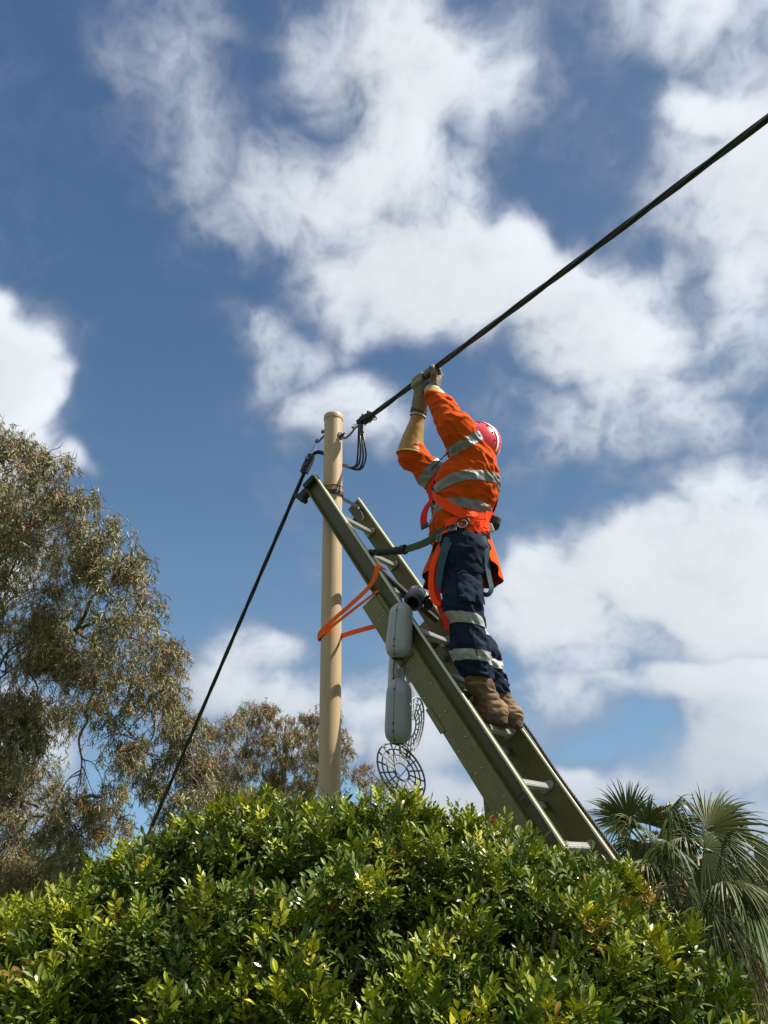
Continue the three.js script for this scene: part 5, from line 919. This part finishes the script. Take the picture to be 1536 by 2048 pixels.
gumTree('gum_tree', [-3.4, 0, -26.5], [0.2, 5.6, 0.8], 'smaller brownish gum tree behind the hedge, between the cable and the pole', clumpsOf((clump) => { clump(-5.61, 5.15, -25.60, 0.61); clump(-4.75, 5.29, -23.96, 0.53); clump(-5.37, 4.46, -26.35, 0.74); clump(-4.32, 5.88, -25.26, 0.52); clump(-3.83, 5.94, -25.18, 0.51); clump(-3.94, 5.09, -25.22, 0.63); clump(-4.33, 4.32, -25.08, 0.59); clump(-3.27, 5.61, -26.09, 0.53); clump(-2.65, 4.93, -25.17, 0.63); clump(-3.27, 4.34, -25.31, 0.66); clump(-2.45, 5.76, -26.03, 0.50); clump(-1.84, 5.94, -25.60, 0.52); clump(-1.97, 4.85, -24.57, 0.56); clump(-2.41, 4.29, -26.28, 0.62); clump(-1.44, 5.02, -24.69, 0.47); clump(-1.23, 4.94, -27.04, 0.30); clump(-5.08, 3.65, -27.88, 0.85); clump(-3.70, 3.55, -26.55, 0.81); clump(-5.76, 3.49, -27.93, 0.77); clump(-2.57, 3.43, -25.00, 0.61); clump(-1.43, 4.29, -26.25, 0.36); }), 850, 41, 0.17, 1.05, [0.22, 0.55]);
gumTree('gum_tree', [-0.6, 0, -34.5], [0.1, 4.8, 0.3], 'far little gum tree just showing right of the pole above the hedge', clumpsOf((clump) => { clump(-1.11, 4.97, -33.86, 0.36); clump(-0.71, 5.14, -34.56, 0.39); clump(-0.77, 4.39, -32.84, 0.44); clump(-0.17, 4.57, -33.84, 0.38); clump(0.26, 4.53, -35.74, 0.40); }), 600, 51, 0.10, 1.1, [0.30, 0.6]);

// a far belt of low scrub that closes the view at the horizon
{
  const r = rng(77), n = 9000, im = new THREE.InstancedMesh(sprigs[2], GUM, n), m = new THREE.Matrix4(), q = new THREE.Quaternion(), c = new THREE.Color();
  for (let i = 0; i < n; i++) {
    const a = (r() - 0.5) * 3.6, d = 62 + 16 * r(), top = 1.5 + 0.7 * noise3(a * 14, 3, 1) + 0.35 * noise3(a * 47, 5, 2), y = Math.max(0.15, top * Math.pow(r(), 0.6));
    q.setFromEuler(new THREE.Euler((r() - 0.5) * 2.4, r() * TAU, (r() - 0.5) * 2.4)); m.compose(V(Math.sin(a) * d, y + 0.2, -Math.cos(a) * d), q, V(1, 1, 1).multiplyScalar(4 + 3 * r())); im.setMatrixAt(i, m);
    const k = 0.55 + 0.5 * r(); im.setColorAt(i, c.setRGB(0.8 * k, 1.0 * k, 0.8 * k));
  }
  im.name = 'distant_scrub'; im.castShadow = im.receiveShadow = true; scene.add(im); tag(im, 'low belt of scrub far off along the horizon', 'scrub', null, 'stuff');
}

// ---------------------------------------------------------------- fan palms on the right
const FROND = MP([0.060, 0.084, 0.011], 0.46, { side: THREE.DoubleSide, transmission: 0.40, thickness: 0, specularIntensity: 0.55 }), FROND2 = MP([0.078, 0.094, 0.012], 0.5, { side: THREE.DoubleSide, transmission: 0.36, thickness: 0, specularIntensity: 0.45 }), DEAD = M([0.21, 0.135, 0.075], 0.8, { side: THREE.DoubleSide }), STALK = M([0.13, 0.13, 0.055], 0.55);
function fan(t, hub, D, up, R, r, mat, from, spread = 125, droop = 0.5, count = 38) {
  D = v3(D).normalize(); hub = v3(hub); const S = D.clone().cross(v3(up)).normalize(), N = S.clone().cross(D).normalize(), pos = [];
  for (let i = 0; i < count; i++) {
    const a = rad(mix(-spread, spread, (i + 0.5) / count) + (r() - 0.5) * 3), dir = D.clone().multiplyScalar(Math.cos(a)).addScaledVector(S, Math.sin(a)), L = R * (0.80 + 0.25 * Math.cos(a * 0.6)) * (0.88 + 0.24 * r()), across = S.clone().multiplyScalar(Math.cos(a)).addScaledVector(D, -Math.sin(a)), seg = 7, dr = droop * (0.7 + 1.4 * r()), tw = (r() - 0.5) * 1.5, cup = 0.10 + 0.06 * r();
    let prev = null;
    for (let j = 0; j <= seg; j++) {
      const k = j / seg, w = R * 0.042 * (k < 0.45 ? 0.25 + 1.9 * k : 1.1 * Math.pow((1.02 - k) / 0.57, 0.85)), p = hub.clone().addScaledVector(dir, L * k).addScaledVector(N, -cup * L * Math.cos(a) * k * k).add(V(0, -dr * L * Math.pow(k, 3.2), 0)).addScaledVector(across, tw * 0.12 * L * k * k * k);
      const fold = 0.45 * w * (i % 2 ? 1 : -1), l = p.clone().addScaledVector(across, -w / 2).addScaledVector(N, -Math.abs(fold)), m = p.clone(), q = p.clone().addScaledVector(across, w / 2).addScaledVector(N, -Math.abs(fold));
      if (prev) { const [a0, b0, c0] = prev; for (const v of [a0, b0, l, b0, m, l, b0, c0, m, c0, q, m]) pos.push(v.x, v.y, v.z); }
      prev = [l, m, q];
    }
  }
  const f = part(mat === DEAD ? 'dead_frond' : 'frond', fromTris(pos), mat, t);
  if (from) sub('petiole', limb([from, v3(from).lerp(hub, 0.55).add(V(0, 0.05 * R, 0)), hub, hub.clone().addScaledVector(D, R * 0.12)], [0.020, 0.013, 0.011, 0.004], 10, 6), mat === DEAD ? DEAD : STALK, f);
  return f;
}
function palm(base, crown, label, fronds, seed, live, dead, R) {
  const r = rng(seed), t = thing('fan_palm', base, label, 'palm', 'fan palms on the right'), c = v3(crown), b = v3(base);
  const tr = part('trunk', limb([b, b.clone().lerp(c, 0.5).add(V(0.03, 0, 0)), c.clone().add(V(0, -0.05, 0))], [0.20, 0.15, 0.13], 14, 14), M([0.17, 0.125, 0.085], 0.9, { bumpMap: poleBump, bumpScale: 0.01 }), t);
  for (let i = 0; i < 26; i++) { const a = i * 2.4, y = mix(0.45, 0.98, i / 26), p = b.clone().lerp(c, y), d = V(Math.cos(a), 0.9, Math.sin(a)); sub('leaf_base', limb([p.clone().addScaledVector(V(Math.cos(a), 0, Math.sin(a)), 0.11), p.clone().addScaledVector(d, 0.19), p.clone().addScaledVector(d, 0.26)], [0.035, 0.024, 0.012], 4, 5), DEAD, tr); }
  const eye = V(0, 1.6, 0);
  for (const [hub, D, len, droop = 0.5, spread = 120] of fronds) { const h = V(...hub), toEye = eye.clone().sub(h).normalize(); fan(t, h, D, toEye.multiplyScalar(0.8).add(V(0.3 * (r() - 0.5), 0.55, 0.3 * (r() - 0.5))), len, r, r() < 0.5 ? FROND : FROND2, c, spread, droop); }
  for (let i = 0; i < live; i++) { const a = i * 2.399 + r() * 0.5, el = mix(1.25, -0.55, (i + r()) / live), d = V(Math.cos(a) * Math.cos(el), Math.sin(el), Math.sin(a) * Math.cos(el)), h = c.clone().addScaledVector(d, R * (0.62 + 0.4 * r())).add(V(0, -0.10 * R * Math.cos(el), 0)); fan(t, h, d.clone().add(V(0, -0.25, 0)), V(0, 1, 0).add(d.clone().multiplyScalar(-0.3)), R * (0.75 + 0.3 * r()), r, r() < 0.5 ? FROND : FROND2, c, 118, 0.45 + 0.5 * r(), 34); }
  for (let i = 0; i < dead; i++) { const a = i * 2.399 + r(), d = V(Math.cos(a) * 0.75, -0.8 - 0.5 * r(), Math.sin(a) * 0.75).normalize(), h = c.clone().addScaledVector(d, R * (0.35 + 0.75 * r())); fan(t, h, d.clone().add(V(0, -0.8, 0)), V(Math.cos(a), 0.6, Math.sin(a)), R * (0.65 + 0.3 * r()), r, r() < 0.7 ? DEAD : FROND2, c, 80, 0.9, 26); }
}
palm([3.20, 0, -9.85], [3.14, 1.66, -9.81], 'fan palm nearest the ladder, its green fans blown to the right', [[[2.76, 2.01, -9.62], [-1, -0.12, 0.1], 0.36, 0.1, 100], [[2.86, 2.03, -9.70], [-0.32, 0.87, 0.25], 0.52, 0.12, 70], [[3.17, 1.99, -9.90], [0.12, 0.91, 0.3], 0.51, 0.4, 90], [[3.33, 1.97, -9.80], [0.70, 0.66, 0.2], 0.65, 0.6, 95], [[3.12, 1.80, -9.40], [0.65, -0.6, 0.1], 0.62, 0.6, 110], [[2.93, 1.79, -9.50], [-0.2, -0.85, 0.1], 0.5, 0.5, 100], [[3.48, 1.95, -9.85], [1, 0.1, 0.1], 0.57, 0.7, 100]], 61, 9, 12, 0.56);
palm([3.45, 0, -8.55], [3.12, 1.34, -8.42], 'fan palm at the right edge with dark drooping fans and a brown dead skirt', [[[3.22, 1.88, -8.28], [0.86, 0.52, 0.1], 0.66, 0.18, 80], [[3.10, 1.70, -8.10], [0.90, -0.30, 0.1], 0.60, 0.75, 100], [[2.86, 1.44, -8.05], [0.95, 0.22, 0.1], 0.48, 1.0, 105], [[3.50, 1.42, -8.30], [0.95, -0.2, 0.05], 0.48, 0.8, 105], [[3.52, 1.97, -8.60], [0.45, 0.8, 0.2], 0.33, 0.3, 90], [[3.76, 1.72, -8.55], [0.98, -0.1, 0], 0.48, 0.7, 100]], 71, 8, 26, 0.52);

// ---------------------------------------------------------------- the clipped hedge in front
const topAt = (x) => {                                       // height of its crest from left to right
  const X = [-2.6, -2.0, -1.4, -1.0, -0.76, -0.53, -0.43, -0.2, 0.0, 0.18, 0.45, 0.62, 0.72, 0.80, 0.88, 0.98, 1.06], Y = [0.95, 1.24, 1.37, 1.46, 1.565, 1.672, 1.722, 1.75, 1.755, 1.715, 1.620, 1.552, 1.46, 1.34, 1.19, 0.75, 0.0];
  if (x <= X[0]) return Y[0]; for (let i = 1; i < X.length; i++) if (x <= X[i]) { const k = (x - X[i - 1]) / (X[i] - X[i - 1]); return mix(Y[i - 1], Y[i], k); } return -1;
};
const hedgeY = (x, z) => { const d = z + 2.22; return topAt(x) + 0.035 * noise3(x * 2.2, 1, z * 2.2) + 0.03 * noise3(x * 5, 7, z * 5) - (d > 0 ? 1.12 * d * d : 1.6 * d * d) * (1 + 0.35 * noise3(x * 1.4, 4, 2)); };
function leaflet(pos, base, dir, side, nor, L, w, curl) {
  const d = dir.clone().normalize(), s = side.clone().addScaledVector(d, -side.dot(d)).normalize(), n = nor, row = (k, h) => { const c = base.clone().addScaledVector(d, L * k).addScaledVector(n, curl * L * k * k); return [c.clone().addScaledVector(s, -w * h).addScaledVector(n, w * h * 0.38), c, c.clone().addScaledVector(s, w * h).addScaledVector(n, w * h * 0.38)]; };
  const A = row(0.06, 0.06), B = row(0.38, 0.42), C = row(0.68, 0.46), T = row(1, 0.0)[1], tri = (...v) => v.forEach((q) => pos.push(q.x, q.y, q.z));
  for (const [p, q] of [[A, B], [B, C]]) for (const i of [0, 1]) { tri(p[i], p[i + 1], q[i]); tri(p[i + 1], q[i + 1], q[i]); }
  tri(C[0], C[1], T); tri(C[1], C[2], T);
}
function shoot(seed, leaves, size, upright) {                    // a stem tip with compound leaves set round it
  const r = rng(seed), pos = [], nLeaf = leaves;
  const stem = (a, b, w) => { for (let j = 0; j < 3; j++) { const q = j * 2.094, q2 = q + 2.094, d = b.clone().sub(a).normalize(), x = d.clone().cross(V(0.3, 0.2, 1)).normalize(), y = x.clone().cross(d), P = (c, t, ww) => c.clone().addScaledVector(x, Math.cos(t) * ww).addScaledVector(y, Math.sin(t) * ww); for (const v of [P(a, q, w), P(a, q2, w), P(b, q, w * 0.5), P(a, q2, w), P(b, q2, w * 0.5), P(b, q, w * 0.5)]) pos.push(v.x, v.y, v.z); } };
  stem(V(0, -0.10, 0), V(0, 0.02, 0), 0.0022);
  for (let i = 0; i < nLeaf; i++) {
    const a = i * 2.399 + r() * 0.6, el = mix(upright ? 0.35 : -0.15, upright ? 1.25 : 1.0, i / Math.max(1, nLeaf - 1)) + (r() - 0.5) * 0.3, d = V(Math.cos(a) * Math.cos(el), Math.sin(el), Math.sin(a) * Math.cos(el)), b0 = V(0, mix(-0.06, 0.02, i / nLeaf), 0), n = 2 + Math.floor(r() * 2.2), len = size * (0.9 + 0.5 * r()), s = d.clone().cross(V(0, 1, 0)).normalize(), up = s.clone().cross(d).normalize();
    const at = (k) => b0.clone().addScaledVector(d, len * k).add(V(0, -0.10 * len * k * k, 0));
    stem(b0, at(1), 0.0010);
    for (let j = 0; j <= n * 2; j++) {
      const endLeaf = j === n * 2, k = endLeaf ? 1 : 0.30 + 0.62 * (Math.floor(j / 2) / n) + (j % 2) * 0.07, sg = j % 2 ? 1 : -1, dir = endLeaf ? d.clone() : d.clone().multiplyScalar(0.75).addScaledVector(s, sg * 0.85).addScaledVector(up, 0.15 + 0.35 * (r() - 0.4)), L = size * (0.52 + 0.2 * r()) * (0.75 + 0.35 * k), nor = up.clone().addScaledVector(V(r() - 0.5, r() - 0.5, r() - 0.5), 0.55); nor.addScaledVector(dir, -nor.dot(dir) / dir.lengthSq()).normalize();
      leaflet(pos, at(k), dir, nor.clone().cross(dir), nor, L, L * (0.36 + 0.07 * r()), -0.16 + 0.22 * (r() - 0.5));
    }
  }
  return fromTris(pos);
}
const LEAF = MP([0.100, 0.146, 0.006], 0.5, { side: THREE.DoubleSide, transmission: 0.36, thickness: 0, clearcoat: 0.24, clearcoatRoughness: 0.18, specularIntensity: 0.45 });
const shoots = [shoot(1, 6, 0.062, true), shoot(2, 5, 0.066, true), shoot(3, 6, 0.060, false), shoot(4, 5, 0.070, false), shoot(5, 7, 0.056, true), shoot(6, 4, 0.074, false)];
{
  const t = thing('hedge', [-0.4, 0, -2.2], 'glossy green clipped hedge with fresh yellow-green tips across the foreground', 'hedge');
  const r = rng(91), all = [], eye = V(0, 1.6, 0);
  const normal = (x, z) => { const e = 0.03; return V(-(hedgeY(x + e, z) - hedgeY(x - e, z)) / (2 * e), 1, -(hedgeY(x, z + e) - hedgeY(x, z - e)) / (2 * e)); };
  let guard = 0;
  while (all.length < 27000 && guard++ < 1600000) {
    const x = mix(-2.5, 1.04, r()), z = mix(-3.25, -1.0, r()), y = hedgeY(x, z); if (y < 0.35) continue;
    const n = normal(x, z), l = n.length(); if (r() * 4.5 > l) continue; n.normalize();
    const p = V(x, y, z), seen = z > -2.5 && x > -1.25 && y > 1.15; if (!seen && r() < 0.62) continue;
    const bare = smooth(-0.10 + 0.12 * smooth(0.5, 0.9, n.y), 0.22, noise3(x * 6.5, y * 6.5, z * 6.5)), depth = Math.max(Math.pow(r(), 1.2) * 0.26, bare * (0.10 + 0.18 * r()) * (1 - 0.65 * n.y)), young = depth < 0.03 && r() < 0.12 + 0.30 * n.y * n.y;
    p.addScaledVector(n, -depth + (young ? 0.015 : 0)); if (p.y < 0.2) continue;
    const up = V(0, 1, 0).multiplyScalar(0.55 + 0.7 * r() + (young ? 0.6 : 0)).addScaledVector(n, 0.8 * (1 - depth * 2)).add(V(r() - 0.5, r() - 0.5, r() - 0.5).multiplyScalar(young ? 0.4 : 0.95)).normalize();
    const q = new THREE.Quaternion().setFromUnitVectors(V(0, 1, 0), up).multiply(new THREE.Quaternion().setFromAxisAngle(V(0, 1, 0), r() * TAU)), s = (young ? 0.38 + 0.12 * r() : 0.30 + 0.32 * r()) * (1 + 0.30 * smooth(1.6, 1.3, y));
    const k = r(), m = 0.8 + 0.4 * r();
    const deep = smooth(0.03, 0.14, depth), tone = r() < 0.012 ? [2.6, 1.1, 2.5] : young ? (r() < 0.35 ? [4.0, 2.7, 1.6] : [2.5, 2.0, 1.1]) : k < 0.36 ? [1.6, 1.4, 0.9] : k < 0.8 ? [0.9, 0.95, 0.95] : [0.55, 0.68, 0.9];  // colour falls off with depth: older leaves plus painted shade inside the hedge
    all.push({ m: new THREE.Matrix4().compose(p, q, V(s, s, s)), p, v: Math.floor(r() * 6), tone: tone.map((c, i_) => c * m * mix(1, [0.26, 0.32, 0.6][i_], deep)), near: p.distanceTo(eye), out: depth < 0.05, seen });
  }
  // the 300 shoots that show largest are pieces of their own; the rest of the leaf mass is one part per kind of shoot
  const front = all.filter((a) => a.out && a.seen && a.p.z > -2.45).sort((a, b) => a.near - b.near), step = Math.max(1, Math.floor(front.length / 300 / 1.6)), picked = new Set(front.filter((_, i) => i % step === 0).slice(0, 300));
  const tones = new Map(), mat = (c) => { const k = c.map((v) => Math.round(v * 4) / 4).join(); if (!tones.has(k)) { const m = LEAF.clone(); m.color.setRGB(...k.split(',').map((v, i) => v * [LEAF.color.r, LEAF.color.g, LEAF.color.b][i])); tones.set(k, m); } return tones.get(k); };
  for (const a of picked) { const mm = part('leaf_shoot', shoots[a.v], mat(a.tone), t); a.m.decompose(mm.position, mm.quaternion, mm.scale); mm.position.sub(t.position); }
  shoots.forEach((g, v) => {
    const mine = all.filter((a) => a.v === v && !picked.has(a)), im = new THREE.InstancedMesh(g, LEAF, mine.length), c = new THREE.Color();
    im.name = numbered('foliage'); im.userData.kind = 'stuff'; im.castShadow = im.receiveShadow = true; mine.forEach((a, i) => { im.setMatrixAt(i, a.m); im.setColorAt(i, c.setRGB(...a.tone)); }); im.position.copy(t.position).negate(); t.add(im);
  });
  const WOOD = M([0.16, 0.12, 0.075], 0.85);
  for (let i = 0; i < 150; i++) { const x = mix(-1.5, 0.95, r()), z = mix(-2.6, -1.45, r()), y = hedgeY(x, z) - 0.01 - 0.14 * r(), e = V(x, y, z), f = V(mix(x, -0.1, 0.35) + (r() - 0.5) * 0.2, Math.max(0.05, y - 0.7), mix(z, -2.2, 0.55)); if (y < 0.5) continue; part('branch', limb([f, f.clone().lerp(e, 0.6).add(V((r() - 0.5) * 0.08, 0, (r() - 0.5) * 0.08)), e], [0.012, 0.0075, 0.004], 8, 6), WOOD, t); }
  for (let i = 0; i < 5; i++) part('stem', limb([[-1.6 + i * 0.55, 0, -2.2 + 0.1 * (r() - 0.5)], [-1.55 + i * 0.52, 0.5, -2.2], [-1.5 + i * 0.5, 1.0, -2.15]], [0.04, 0.03, 0.018], 8, 8), WOOD, t);
}

renderer.render(scene, camera);
